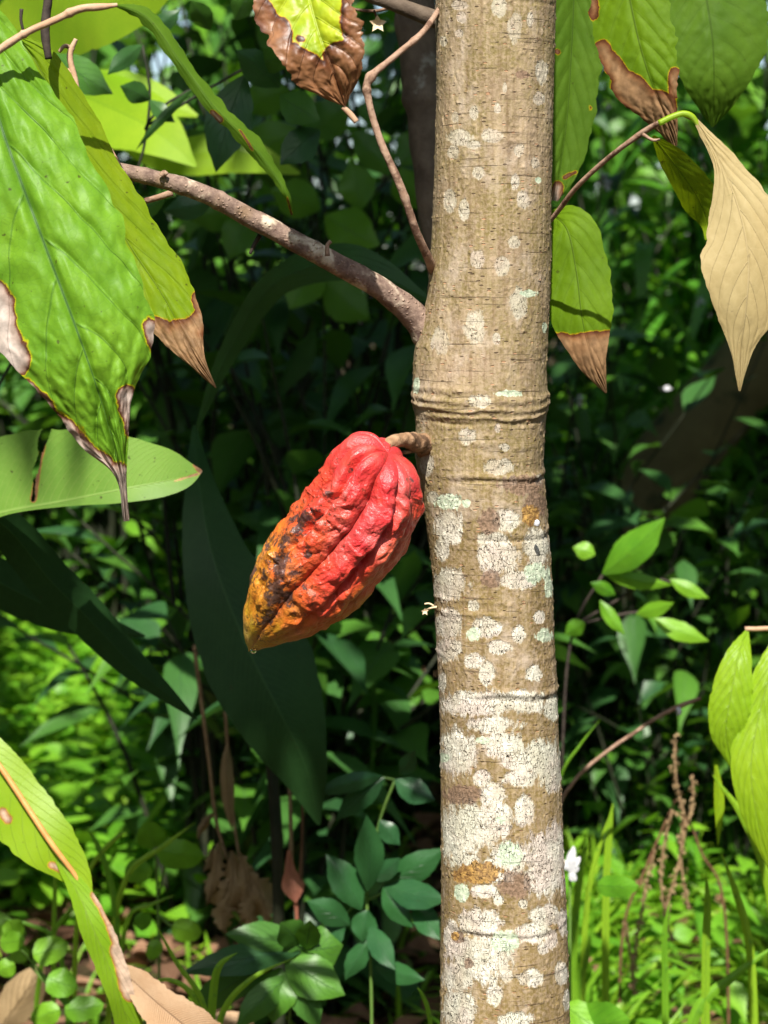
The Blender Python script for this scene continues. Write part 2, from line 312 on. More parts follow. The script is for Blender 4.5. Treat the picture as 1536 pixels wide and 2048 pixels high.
    h = s.math('ADD', s.math('MULTIPLY', n1, .8), s.math('ADD', s.math('MULTIPLY', n3, .7), s.math('MULTIPLY', m1, .5)))
    h = s.math('SUBTRACT', h, s.math('ADD', s.math('MULTIPLY', s.math('MULTIPLY', ckm, m1), .9), s.math('MULTIPLY', hc, .6)))
    h = s.math('ADD', h, s.math('MULTIPLY', lm, .6))
    s.L(s.princ(col, .82, .25, s.bump(h, .0008, 1.)), s.out.inputs[0]); return s.m
M['bark'] = bark()
def branch_bark():
    s = NT('branch_bark'); ob = s.obj(); n1 = s.noise(ob, 120, 5, .65); n2 = s.noise(ob, 30, 4, .6)
    col = s.mix(s.mr(n1, .35, .66), (.12, .075, .06), (.32, .225, .17))
    col = s.mix(s.mr(n2, .54, .62, 0, .85), col, s.mix(s.mr(n1, .4, .6), (.42, .33, .22), (.58, .50, .38)))
    col = s.mix(s.mr(s.noise(ob, 20, 2), .56, .66, 0, .6), col, (.24, .15, .06))
    pm = s.mr(s.vor(ob, 260).outputs['Distance'], .1, .3, 1, 0); col = s.mix(s.math('MULTIPLY', pm, .6), col, (.45, .30, .22))
    s.L(s.princ(col, .8, .25, s.bump(s.math('ADD', n1, s.math('MULTIPLY', pm, .5)), .0018)), s.out.inputs[0]); return s.m
M['branch'] = branch_bark()

# ------------------------------------------------------------------ big single leaves traced at their own distance
def leaf(name, mid, A, B, Y, mat, parent=None, n=90, m=33, fold=.0, roll=.0, quilt=.0, nv=9, kv=.3, wave=.0, wf=9, ragged=.02, dry=(), cuts=(), label=None, curl=0, df=26, seed=1):
    """mid: midrib in photo pixels; A / B half widths either side; Y distance per midrib point.
    fold: edges recede; roll: one side nearer; quilt: bulges between the veins (metres)"""
    k = len(mid); Y = np.broadcast_to(np.asarray(Y, float), (k,))
    S = spline(np.column_stack([np.asarray(mid, float), Y, A, B]), n)
    P = at(S[:, 0], S[:, 1], S[:, 2]); T = nrm(np.gradient(P, axis=0)); Vd = nrm(P-CAM); Sd = nrm(np.cross(T, Vd))
    u = np.linspace(0, 1, n); v = np.linspace(-1, 1, m); U, Vv = np.meshgrid(u, v, indexing='ij'); av = abs(Vv)
    wpx = np.where(Vv > 0, np.maximum(S[:, 3], .3)[:, None], np.maximum(S[:, 4], .3)[:, None])
    rg = 1 + ragged*(fbm(np.stack([U*26, np.sign(Vv)*5, np.full_like(U, seed)], -1), 3, seed)-.5)*4*av**3
    W = wpx*mpp(S[:, 2])[:, None]*rg; off = Vv*W
    dep = fold*av*W + roll*off + curl*av**2*W + wave*av*np.sin(U*wf*2+np.sign(Vv)*1.3+seed)*W
    if quilt:
        s_ = (U - kv*av**1.25)*nv + .23*np.sign(Vv); q = np.abs(np.cos(np.pi*(s_)))
        dep = dep - quilt*(q**.6)*np.minimum(1, av*6)*(1-av**4) + quilt*.8*np.exp(-(Vv/.05)**2)
        dep = dep + quilt*.8*(fbm(np.stack([U*30, Vv*8, np.full_like(U, seed)], -1), 2, seed)-.5)
    Pt = P[:, None] + Sd[:, None]*off[..., None] + Vd[:, None]*dep[..., None]
    px, py = proj(Pt.reshape(-1, 3)); px = px; py = py
    q = np.zeros(px.size)
    for (x1, y1, x2, y2, R) in dry:
        d = np.array([x2-x1, y2-y1], float); t = np.clip(((px-x1)*d[0]+(py-y1)*d[1])/max(d@d, 1e-6), 0, 1)
        q = np.maximum(q, .5+(R-np.hypot(px-x1-t*d[0], py-y1-t*d[1]))/(2*df))
    F = gridF(n, m)
    if cuts:
        V0 = Pt.reshape(-1, 3); cx = px[F].mean(1); cy = py[F].mean(1); keep = np.ones(len(F), bool)
        for (x1, y1, x2, y2, R) in cuts:
            d = np.array([x2-x1, y2-y1], float); t = np.clip(((cx-x1)*d[0]+(cy-y1)*d[1])/max(d@d, 1e-6), 0, 1)
            keep &= np.hypot(cx-x1-t*d[0], cy-y1-t*d[1]) > R*(1+.3*np.sin(cy*.11+cx*.07))
        F = F[keep]
    o = mkobj(name, Pt.reshape(-1, 3), F, mat, parent, np.stack([U, Vv], -1).reshape(-1, 2), {'dry': np.clip(q, 0, 1), 'rnd': np.full(px.size, random.random())})
    if label: o['label'] = label
    return o
def qleaf(parent, x0, y0, x1, y1, wd, Y, mat, bend=.12, name='leaf', label=None, Y1=None, prof=None, fold=.25, seed=None, wave=.12, ragged=.05, **kw):
    """a simple leaf from its base pixel to its tip pixel, half width wd"""
    Y1 = Y if Y1 is None else Y1; dx, dy = x1-x0, y1-y0; seed = random.randint(1, 999) if seed is None else seed
    ts = [0, .12, .3, .5, .7, .88, 1]; mid = [(x0+dx*t - dy*bend*4*t*(1-t)*.25, y0+dy*t + dx*bend*4*t*(1-t)*.25) for t in ts]
    pf = prof or [.05, .45, .88, 1, .78, .32, .01]
    sgn = random.uniform(-.25, .25)
    return leaf(name, mid, [wd*p for p in pf], [wd*p for p in pf], [Y+(Y1-Y)*t - .18*mpp(Y)*math.hypot(dx, dy)*4*t*(1-t)*.5 for t in ts], mat, parent, n=26 if wave < .3 else 60, m=9 if wave < .3 else 17, fold=fold, roll=sgn, wave=wave, wf=5, label=label, seed=seed, ragged=ragged, **kw)

# ------------------------------------------------------------------ clouds of leaves
SHAPES = {'ovate': [.02, .55, .95, 1, .82, .5, .18, .0], 'lance': [.1, .6, .9, 1, .9, .65, .35, .0], 'round': [.05, .7, 1.0, 1, .95, .8, .5, .0], 'grass': [.8, .95, 1, .95, .85, .65, .4, .0]}
def cloud(name, base, dr, L, W, mat, parent=None, shape='ovate', droop=.3, fold=.3, up=None, rnd=None, label=None, nu=8):
    N = len(base); pf = np.interp(np.linspace(0, 1, nu), np.linspace(0, 1, 8), SHAPES[shape]); t = np.linspace(0, 1, nu)
    dr = nrm(dr); up = np.tile([0., 0, 1], (N, 1)) if up is None else up
    up = up + RNG.normal(0, .25, (N, 3)); side = nrm(np.cross(dr, up)); nor = np.cross(side, dr)
    L = np.broadcast_to(L, (N,)); W = np.broadcast_to(W, (N,)); dp = droop*RNG.uniform(.4, 1.6, N)
    C = base[:, None] + dr[:, None]*(L[:, None]*t)[..., None]
    C[..., 2] -= (dp*L)[:, None]*t**2
    C += side[:, None]*((RNG.normal(0, .08, N)*L)[:, None]*t**2)[..., None]
    V = np.zeros((N, nu, 3, 3))
    for j, sv in enumerate((-1, 0, 1)):
        V[:, :, j] = C + side[:, None]*(sv*W[:, None]*pf)[..., None] + nor[:, None]*(abs(sv)*fold*W[:, None]*pf)[..., None]
    f = gridF(nu, 3); F = (np.arange(N)[:, None, None]*nu*3 + f[None]).reshape(-1, 4)
    uv = np.stack(np.meshgrid(t, [-1, 0, 1], indexing='ij'), -1).reshape(1, -1, 2).repeat(N, 0).reshape(-1, 2)
    r = RNG.random(N)**1.6 if rnd is None else rnd
    o = mkobj(name, V.reshape(-1, 3), F, mat, parent, uv, {'rnd': np.repeat(r, nu*3)})
    if label: o['label'] = label
    return o
def shrub(name, x, Y, h, rad, nb, nl, ll, lw, mat, label, cat='shrub', group=None, shape='ovate', droop=.35, stemmat=None, z0=0, spread=1., base_t=.06):
    """stems fanning from one base, alternate leaves along them"""
    root = empty(name, (x, Y, z0), label, cat, group); st = []; bs = []; ds = []
    for b in range(nb):
        a = RNG.uniform(0, 2*math.pi); rr = rad*math.sqrt(RNG.random())*spread; hh = h*RNG.uniform(.35, 1)
        tip = np.array([x+rr*math.cos(a), Y+rr*math.sin(a), z0+hh]); p0 = np.array([x+RNG.normal(0, .04), Y+RNG.normal(0, .04), z0-.02])
        mid = p0*.5+tip*.5 + np.array([-(tip-p0)[0]*.25, -(tip-p0)[1]*.25, hh*.12]) + RNG.normal(0, .03, 3)
        P = spline([p0, mid, tip], 10); st.append(tube_geo(P, np.linspace(.004, .0012, 10)*(h/1.2+.3), 5))
        T = nrm(np.gradient(P, axis=0)); k = np.linspace(base_t, 1, nl)*9; i = np.minimum(k.astype(int), 8); f = (k-i)[:, None]
        q = P[i]*(1-f)+P[i+1]*f; tt = T[i]; sd = nrm(np.cross(tt, [0, 0, 1.])+RNG.normal(0, .35, (nl, 3))); sg = np.where(np.arange(nl) % 2, 1, -1)[:, None]
        bs.append(q); ds.append(tt*.55 + sd*sg*.9 + RNG.normal(0, .2, (nl, 3)) + np.array([0, 0, -.05]))
    bs = np.vstack(bs); ds = np.vstack(ds); N = len(bs)
    V, F, uv = merge(st); mkobj('stem', V, F, stemmat or M['shrubstem'], root, uv)
    cloud('foliage', bs, ds, ll*RNG.uniform(.6, 1.2, N), lw*RNG.uniform(.6, 1.15, N), mat, root, shape, droop)
    return root
#BUILD
# ------------------------------------------------------------------ ground and sky-line setting
def ground():
    n = 160; xs = np.sign(np.linspace(-1, 1, n))*abs(np.linspace(-1, 1, n))**2.2*60; ys = np.linspace(0, 1, n)**2*90-3
    X, Yy = np.meshgrid(xs, ys, indexing='ij'); P = np.stack([X, Yy, np.zeros_like(X)], -1)
    P[..., 2] = (fbm(P*1.3, 3, 3)-.5)*.10 - .02
    F = gridF(n, n); s = NT('forest_soil'); ob = s.obj()
    c = s.mix(s.mr(s.noise(ob, 14, 6, .7), .35, .65), (.035, .02, .012), (.10, .06, .035)); c = s.mix(s.mr(s.noise(ob, 3, 4), .5, .6), c, (.05, .06, .02))
    s.L(s.princ(c, .95, .1, s.bump(s.noise(ob, 30, 5, .7), .02)), s.out.inputs[0])
    o = mkobj('ground', P.reshape(-1, 3), F[:, ::-1], s.m, origin=(0, 0, 0)); tag(o, kind='structure')
ground()

# ------------------------------------------------------------------ the cacao tree
YT = 1.6
tree = empty('cacao_tree', (at(1000, 1024, YT)[0], YT, 0), 'sunlit cacao tree trunk with ringed brown bark and white lichen patches', 'tree')
EY = [0, 200, 400, 520, 600, 680, 740, 770, 800, 830, 850, 930, 1000, 1050, 1100, 1200, 1300, 1360, 1450, 1600, 1800, 2048]
EL = [874, 873, 868, 862, 856, 845, 833, 828, 828, 829, 832, 835, 844, 851, 858, 868, 873, 876, 878, 880, 880, 877]
ER = [1107, 1105, 1102, 1100, 1098, 1095, 1093, 1094, 1096, 1094, 1092, 1090, 1095, 1098, 1102, 1108, 1111, 1116, 1118, 1125, 1136, 1142]
WHITE = [(918,10,16,10),(998,15,15,22),(1030,55,15,28),(1060,40,6,15),(923,35,10,11),(888,82,8,11),(918,67,7,8),(1083,145,13,24),(1078,197,12,13),(1010,175,5,11),(995,217,7,12),(948,225,8,14),(910,235,7,12),
(918,275,26,15),(984,272,22,15),(1038,302,12,14),(905,305,12,15),(948,290,16,8),(900,400,12,25),(928,420,10,20),(1048,400,14,18),(1030,362,8,15),(1070,325,7,12),(958,345,12,13),(1028,485,14,12),
(955,520,15,18),(1003,532,16,20),(950,652,22,34),(880,682,17,26),(1038,607,16,30),(993,677,8,12),(958,802,24,13),(935,874,19,17),(995,857,6,9),(1008,894,10,9),(995,935,32,15),(1078,960,8,11),(1025,962,8,11),(865,994,12,11),(898,1000,22,14),(853,925,13,26),
(899,1056,30,32),(886,1094,15,26),(1013,1041,27,20),(980,1076,24,14),(998,1112,42,38),(1073,1094,27,38),(1035,1160,40,18),(900,1169,36,30),(948,1211,13,11),(898,1249,30,30),(973,1256,27,20),(1038,1269,14,18),(1078,1234,11,13),(1000,1294,25,14),(950,1321,20,17),
(896,1299,26,24),(973,1346,16,22),(1068,1346,18,18),(885,1364,9,20),(960,1408,82,24),(1050,1405,45,22),(985,1450,50,18),(1103,1414,18,26),(916,1504,36,48),(1008,1489,38,28),(1088,1520,42,42),(1040,1524,38,20),(1038,1556,36,18),(1106,1551,18,32),(963,1556,17,17),(985,1591,27,24),
(1048,1623,21,30),(943,1651,62,48),(993,1641,37,38),(911,1671,26,64),(1108,1701,26,55),(1086,1711,34,48),(1023,1715,38,36),(933,1721,27,12),(1088,1758,46,36),(968,1783,28,14),(998,1801,12,11),(1045,1808,9,9),(963,1846,44,28),(1088,1831,32,22),(1063,1866,36,22),(1103,1876,12,22),
(1085,1898,11,11),(958,1916,64,48),(918,1951,32,38),(905,1876,17,34),(1063,1956,24,20),(988,1991,16,22),(1015,1951,11,13),(1123,1946,14,24),(1133,2001,8,22),(918,2021,32,45),(1028,2040,34,17),(1128,1846,12,28),(1000,1740,50,25)]
MINT = [(1076,360,6,6),(1058,587,20,8),(1018,787,25,7),(900,1003,26,17),(933,1007,9,9),(1073,1146,26,20),(1098,1176,9,24),(1088,1271,17,16),(945,1270,16,14),(1000,1640,10,8),(1020,1705,26,26),(923,1786,16,17),(1013,1881,30,24),(888,1515,14,10),(833,770,7,16),(1089,655,5,10),(965,1480,14,8)]
DARK = [(983,1159,20,18),(978,1045,20,26),(1030,1768,34,30),(925,1590,42,20),(1045,970,45,22),(915,1875,14,12),(938,1926,10,12),(1045,150,14,9),(1070,1010,22,30)]
GOLD = [(958,1745,44,22),(920,1750,18,14),(1062,1030,18,22),(910,1872,8,10)]
RINGS = [(285, .012, 9, -.5, .45, 1, 3), (268, .006, 8, -.3, .8, .5, 3), (788, .018, 9, -1.5, 1.5, 1, 9), (803, .019, 6, -1.5, 1.5, 1, 12), (800, .010, 26, -1.6, 1.6, 1, 12), (818, .014, 5, -1, 1.5, 1, 13), (830, -.010, 5, -1, 1.5, 1, 12), (941, .026, 8, -.6, 1.6, 1, 4), (951, -.016, 6, -.6, 1.6, 1, 4),
         (772, .016, 10, -1.6, -.2, 1, 5), (1052, .012, 8, 0, 1.6, 1, 3), (1066, -.010, 6, -.4, 1.6, 1, 3), (1188, .008, 6, -1.5, .3, 1, 3), (1213, .010, 7, -1.5, .2, 1, 3), (1374, .020, 9, -.4, 1.6, 1, -4), (1386, -.012, 8, -.6, 1.6, 1, -4),
         (1828, .012, 9, -1, 1.2, 1, 4), (1838, -.012, 6, -1, 1.2, 1, 4), (1910, .006, 7, -1.5, 1.5, 1, 2), (12, -.012, 6, .2, 1.3, 1, 3), (440, .006, 8, -1.5, -.6, 1, 2), (1300, .006, 8, -1.5, 1.5, 1, 3), (880, .006, 8, -1.5, 1.5, 1, 3), (690, .005, 8, -1.5, 1.5, 1, 4)]
def trunk():
    m = 400; ys = np.concatenate([np.linspace(-5200, -150, 80), np.linspace(-140, 2180, 1250), np.linspace(2200, 4600, 60)])
    L = np.interp(ys, EY, EL); R = np.interp(ys, EY, ER)
    L = np.where(ys < 0, 874+ys*-.001, L); R = np.where(ys < 0, 1107-(-ys)*.002, R); L = np.where(ys > 2048, 877-(ys-2048)*.012, L); R = np.where(ys > 2048, 1142+(ys-2048)*.018, R)
    ks = 9; pad = lambda a: np.convolve(np.pad(a, ks//2, mode='edge'), np.ones(ks)/ks, 'valid')
    L = pad(L); R = pad(R); cx = (L+R)/2; hw = (R-L)/2
    C = at(cx, ys, YT); C0 = C.copy(); dirlen = np.linalg.norm(C-CAM, axis=1); r = hw*mpp(YT)*(dirlen/ (YT/1))*np.cos(np.arctan2(C[:, 2]-1.1, YT)); r = hw*mpp(YT)
    th = np.linspace(-np.pi, np.pi, m, endpoint=False)                  # 0 faces the camera
    TH, RR = np.meshgrid(th, r, indexing='xy'); PY = np.repeat(ys[:, None], m, 1)
    disp = np.zeros_like(TH); p = np.stack([np.sin(TH)*.0435, np.cos(TH)*.0435, C[:, 2:3]+0*TH], -1)
    wv = (fbm(np.stack([TH*1.2, PY*0, PY*0], -1)+5, 3, 8)-.5)
    for (y0, a, wd, t0, t1, f, sag) in RINGS:
        msk = 1/(1+np.exp(-(TH-t0)*9))/(1+np.exp((TH-t1)*9))
        if t1-t0 > 2.8: msk = 1
        yy = y0 + sag*np.cos(TH)*1.2 + wv*12
        yy = yy + (fbm(np.stack([TH*3.5, PY*0+y0, PY*0], -1), 3, 17)-.5)*8
        disp += a*1.25*(.35+1.3*vn(np.stack([TH*2.2, PY*0+y0*.1, PY*0], -1), 6))*np.exp(-((PY-yy)/(wd*.75))**2)*msk
    disp += (fbm(p*np.array([1, 1, .25])*70, 4, 2)-.5)*.035 + (fbm(p*np.array([1, 1, .8])*330, 2, 5)-.5)*.015 + (fbm(p*9, 2, 9)-.5)*.05
    # little warts, denser at the edges of the growth rings
    w_ = vn(p*np.array([1, 1, .8])*520, 21); disp += np.clip(w_-.74, 0, 1)*.08
    # swelling where the limb leaves the trunk and where the pod hangs
    disp += .10*np.exp(-((PY-690)/75)**2-((TH+1.45)/.45)**2) + .05*np.exp(-((PY-900)/40)**2-((TH+1.35)/.4)**2)
    RR = RR*(1+disp)
    X = C[:, 0:1] + RR*np.sin(TH); Yy = C[:, 1:2] - RR*np.cos(TH); Z = C[:, 2:3]+0*TH
    P = np.stack([X, Yy, Z], -1); px, py = proj(P.reshape(-1, 3)); px = px.reshape(TH.shape); py = py.reshape(TH.shape)
    back = np.cos(TH) < 0
    px = np.where(back, 2*cx[:, None]-px+8, px); py = np.where(back, py+330*np.abs(np.sin(TH*2))+410, py)  # the unseen side: the same sort of growth, shifted
    py = np.where(py > 2060, 1000+(py-2060) % 1000, py)
    def field(lst, hard=1.):
        q = np.zeros(px.shape)
        for (x, y, rx, ry) in lst:
            rows = slice(0, None); d = np.sqrt(((px-x)/rx)**2+((py-y)/ry)**2); q = np.maximum(q, .5+(1-d)*.62*min(1, 16/np.sqrt(rx*ry)+.35)*hard)
        return np.clip(q, 0, 1)
    wq, mq, dq, gq = field(WHITE), field(MINT), field(DARK), field(GOLD)
    low = np.interp(PY, [0, 820, 1000, 1150, 2048], [.0, .12, .5, .9, 1]); sw = np.interp(PY, [0, 700, 980, 1080, 1400], [.5, .55, .75, .9, 1.])
    F = gridF(len(ys), m, True)
    o = mkobj('trunk', P.reshape(-1, 3), F, M['bark'], tree, np.stack([TH*.0435, Z], -1).reshape(-1, 2),
              {'lich': np.stack([wq, mq, dq], -1).reshape(-1, 3), 'lichb': np.stack([gq, low, sw], -1).reshape(-1, 3)})
    return o
trunk()
br = tubeobj('branch', [(905, 760), (868, 690), (835, 640), (760, 577), (650, 515), (500, 435), (400, 384), (290, 352), (200, 335), (60, 300), (-120, 250)], [1.6, 1.6, 1.595, 1.58, 1.56, 1.55, 1.54, 1.54, 1.55, 1.57, 1.6], [40, 36, 29, 23, 21, 19.5, 18, 16, 15.5, 15, 13], M['branch'], tree, 260, 28, .09, 110,
      knots=[(.50, .10, .006), (.56, .08, .005), (.33, .06, .006), (.62, .07, .006), (.43, .05, .006), (.7, .08, .006)])
tubeobj('stub', [(655, 512), (655, 490), (662, 482)], 1.54, [5, 4, 4], M['twig'], br, 10, 8); tubeobj('stub', [(520, 470), (508, 490), (500, 508)], 1.56, [5, 4, 3], M['darktwig'], br, 10, 8)
tubeobj('stub', [(345, 385), (315, 395), (290, 402)], 1.57, [7, 6, 6], M['twig'], br, 10, 8); tubeobj('stub', [(322, 352), (328, 345), (334, 350)], 1.53, [6, 5, 5], M['twig'], br, 8, 8)
tw = tubeobj('twig', [(872, 560), (858, 520), (832, 462), (800, 370), (762, 285), (738, 205), (736, 163), (790, 112), (845, 65), (890, 0)], [1.6, 1.58, 1.56, 1.55, 1.55, 1.55, 1.55, 1.56, 1.57, 1.6], [9, 8.5, 8, 8, 7.5, 7, 8, 6, 6, 5], M['twig'], tree, 130, 12, .16, 130, knots=[(.64, .45, .012), (.60, .3, .01), (.3, .2, .01), (.8, .2, .01)])
tubeobj('twig', [(246, 348), (215, 295), (180, 235), (160, 200), (150, 160), (140, 110), (152, 78)], 1.52, [7, 6.5, 6, 6, 6, 6, 4], M['tantwig'], tree, 80, 10, .2, 130)
tubeobj('twig', [(147, 148), (125, 135), (112, 128)], 1.52, [5, 5, 4], M['tantwig'], tree, 14, 8, .2, 130)
tubeobj('twig', [(148, 100), (130, 92), (118, 104)], 1.52, [4, 4, 3], M['twig'], tree, 14, 8, .2, 130)
tubeobj('twig', [(-40, 130), (10, 92), (60, 62), (110, 40), (160, 18), (200, 14), (235, 10)], 1.44, [8, 8, 7, 7, 8, 7, 4], M['tantwig'], tree, 90, 10, .16, 120, knots=[(.35, .3, .01), (.68, .3, .02)])
tubeobj('twig', [(100, -60), (96, 0), (90, 60), (97, 118)], 1.48, [9, 9, 9, 7], M['darktwig'], tree, 40, 10, .15, 120)
tubeobj('twig', [(46, 60), (42, 40), (43, 18)], 1.46, [3, 3, 4], M['darktwig'], tree, 12, 8)
tubeobj('twig', [(1060, 480), (1105, 436), (1150, 378), (1200, 330), (1250, 290), (1290, 262), (1325, 242), (1360, 228), (1385, 236)], [1.62, 1.6, 1.57, 1.55, 1.53, 1.52, 1.51, 1.5, 1.5], [5, 5, 5, 5, 5.5, 6, 5, 5, 5], M['twig'], tree, 90, 10, .14, 130)
tubeobj('twig', [(1285, 268), (1305, 280), (1320, 279)], 1.51, [3.5, 3, 2], M['twig'], tree, 12, 8)
tubeobj('leaf_stalk', [(1318, 246), (1345, 233), (1368, 227), (1384, 233), (1400, 258)], 1.498, [6, 6, 6, 6, 4], M['lime'], tree, 30, 10, .05)
tubeobj('branch', [(700, -30), (745, -8), (800, 12), (850, 32), (900, 48)], 1.68, [13, 14, 15, 17, 18], M['greystem'], tree, 50, 14, .1, 90, label='grey limb leaving the trunk at the top edge')

leaf('leaf', [(-95, -40), (-70, 40), (-25, 160), (12, 280), (60, 410), (105, 530), (150, 650), (182, 740), (205, 810), (225, 880), (242, 950), (253, 1042)],
     [12, 70, 98, 138, 152, 156, 152, 128, 62, 34, 11, 6], [12, 120, 160, 185, 190, 175, 155, 118, 92, 62, 13, 6], [1.45, 1.46, 1.455, 1.445, 1.435, 1.43, 1.425, 1.425, 1.43, 1.435, 1.44, 1.45],
     M['cacao'], tree, 240, 121, fold=.18, roll=-.12, quilt=.0050, nv=8, kv=.25, wave=.035, ragged=.035, df=24, label='large green leaf with puckered surface and dry white edge', curl=.10,
     dry=[(-14, 590, 22, 720, 32), (50, 790, 195, 940, 27), (238, 965, 256, 1045, 34), (300, 655, 322, 702, 17), (256, 792, 268, 858, 17), (130, 860, 190, 935, 22)])
leaf('leaf', [(30, 70), (70, 120), (130, 250), (200, 390), (265, 500), (325, 590), (365, 665), (395, 720), (432, 776)], [4, 38, 62, 66, 68, 62, 46, 16, 1], [8, 55, 75, 85, 85, 72, 45, 20, 1], [1.50, 1.50, 1.5, 1.5, 1.5, 1.495, 1.49, 1.49, 1.5],
     M['cacao_yel'], tree, 160, 61, fold=.25, roll=.15, quilt=.0016, wave=.05, ragged=.04, df=24, label='yellow green leaf behind the large one, brown tip', dry=[(300, 665, 350, 690, 36), (350, 680, 420, 630, 24), (360, 690, 432, 776, 50), (405, 600, 415, 640, 18)])
leaf('leaf', [(232, 10), (290, 32), (360, 122), (430, 215), (500, 285), (550, 350), (574, 392), (584, 430)], [3, 15, 16, 16, 17, 12, 6, 2], [3, 13, 16, 15, 15, 12, 6, 2], [1.44, 1.43, 1.42, 1.41, 1.41, 1.41, 1.41, 1.42],
     M['cacao_shaded'], tree, 160, 21, fold=1.1, roll=.3, quilt=.0005, wave=.15, wf=22, ragged=.16, df=9, label='narrow jagged leaf seen edge on', dry=[(575, 395, 584, 432, 3), (425, 225, 440, 240, 5), (480, 260, 505, 300, 2)])
leaf('leaf', [(600, -120), (608, -60), (622, 10), (642, 80), (665, 140), (690, 213)], [10, 60, 76, 82, 66, 2], [10, 90, 112, 90, 78, 2], [1.47, 1.46, 1.45, 1.44, 1.44, 1.45],
     M['cacao_brown'], tree, 140, 81, fold=-.2, roll=-.25, quilt=.0022, nv=7, wave=.08, ragged=.06, df=26, label='half brown half yellow leaf hanging at the top', dry=[(505, 0, 548, 62, 26), (548, 62, 560, 130, 30), (700, -40, 722, 130, 27), (575, 130, 690, 200, 42), (690, 120, 700, 170, 40), (598, 75, 604, 79, 2)])
tubeobj('leaf_stalk', [(686, 214), (700, 228), (713, 244)], 1.45, [5, 6, 6], M['tantwig'], tree, 12, 8, .1)
leaf('leaf', [(1150, -90), (1147, 20), (1142, 120), (1135, 230), (1122, 330), (1112, 402)], [30, 50, 58, 52, 40, 4], [40, 60, 60, 50, 30, 10], 1.78, M['cacao_shaded'], tree, 100, 41, fold=-.3, roll=.2, quilt=.001, ragged=.05, df=14,
     label='olive leaf hanging close behind the trunk at top right', dry=[(1178, 210, 1182, 216, 3), (1115, 102, 1116, 104, 6), (1130, 355, 1150, 345, 4), (1115, 375, 1110, 402, 14)])
leaf('leaf', [(1240, -110), (1258, -10), (1280, 90), (1305, 170), (1332, 235), (1352, 292)], [20, 68, 70, 52, 24, 3], [20, 80, 82, 72, 36, 5], [1.66, 1.65, 1.64, 1.635, 1.64, 1.65], M['cacao_olive'], tree, 120, 51, fold=.2, roll=-.2, quilt=.0016, ragged=.05, df=20,
     label='green leaf with a wide withered brown edge and pale tip', dry=[(1185, 0, 1190, 30, 9), (1208, 100, 1250, 170, 20), (1250, 170, 1330, 250, 28), (1318, 215, 1355, 295, 34), (1348, 150, 1350, 180, 14)])
leaf('leaf', [(1390, -140), (1410, -20), (1425, 80), (1428, 170), (1425, 254)], [30, 100, 110, 68, 3], [30, 85, 88, 60, 3], [1.85, 1.84, 1.83, 1.83, 1.85], M['cacao_shaded'], tree, 90, 41, fold=.25, roll=.1, quilt=.0015, ragged=.03, label='broad shaded green leaf at the top right')
leaf('leaf', [(1384, 230), (1405, 262), (1442, 330), (1478, 420), (1497, 520), (1492, 620), (1482, 700), (1479, 782)], [2, 10, 34, 62, 70, 62, 24, 2], [2, 8, 16, 62, 92, 66, 22, 2], [1.5, 1.495, 1.49, 1.485, 1.48, 1.48, 1.485, 1.49],
     M['cacao_tan'], tree, 160, 61, fold=.15, roll=.12, quilt=.0007, nv=10, wave=.04, ragged=.04, df=8, label='pale tan leaf hanging at the right edge', dry=[(1450, 395, 1466, 388, 3)])
leaf('leaf', [(1306, 272), (1335, 312), (1372, 360), (1402, 410), (1415, 450), (1412, 480)], [3, 26, 36, 40, 24, 2], [3, 20, 30, 32, 14, 2], [1.6, 1.62, 1.64, 1.66, 1.67, 1.67], M['cacao_yel'], tree, 80, 31, fold=.1, roll=-.1, quilt=.0003, label='small yellow green folded leaf behind the tan one')
leaf('leaf', [(1095, 425), (1130, 452), (1152, 540), (1165, 640), (1186, 725), (1212, 786)], [4, 50, 64, 60, 28, 2], [4, 48, 62, 60, 30, 2], [1.68, 1.66, 1.65, 1.64, 1.64, 1.65], M['cacao_olive'], tree, 110, 45, fold=.2, roll=-.12, quilt=.001, ragged=.03, df=20,
     label='green leaf with a sharply bounded brown tip right of the trunk', dry=[(1110, 712, 1240, 708, 47), (1180, 740, 1210, 786, 40)])
# buds and flowers on the bark
def flower(px, py, Y, s, parent, name='flower', mat=None):
    c = at(px, py, Y); bs = []; ds = []
    for k in range(5):
        a = k*2*math.pi/5+.3; ds.append([math.cos(a), -.45, math.sin(a)]); bs.append(c)
    cloud(name, np.array(bs), np.array(ds, float), s*mpp(Y), s*.28*mpp(Y), mat or M['petal'], parent, 'ovate', .1, .3, up=np.tile([0., -1, 0], (5, 1)))
tubeobj('flower_stalk', [(875, 1214), (862, 1216), (850, 1222)], 1.59, [3, 2, 2.5], M['petal'], tree, 10, 6); tubeobj('flower_stalk', [(868, 1212), (858, 1207), (849, 1208)], 1.585, [2, 2, 2], M['petal'], tree, 8, 6)
flower(850, 1222, 1.585, 9, tree); tubeobj('bud', [(1072, 1052), (1074, 1045), (1072, 1040)], 1.552, [5, 6, 3], M['white'], tree, 8, 8)
tubeobj('twig', [(690, 16), (720, 20), (750, 22), (800, 12), (850, 20)], 1.7, [3, 3, 3, 3, 3], M['twig'], tree, 30, 8)
tubeobj('flower_stalk', [(748, 20), (752, 32), (755, 45)], 1.69, [2, 2, 2], M['redstalk'], tree, 8, 6); flower(756, 47, 1.69, 20, tree)

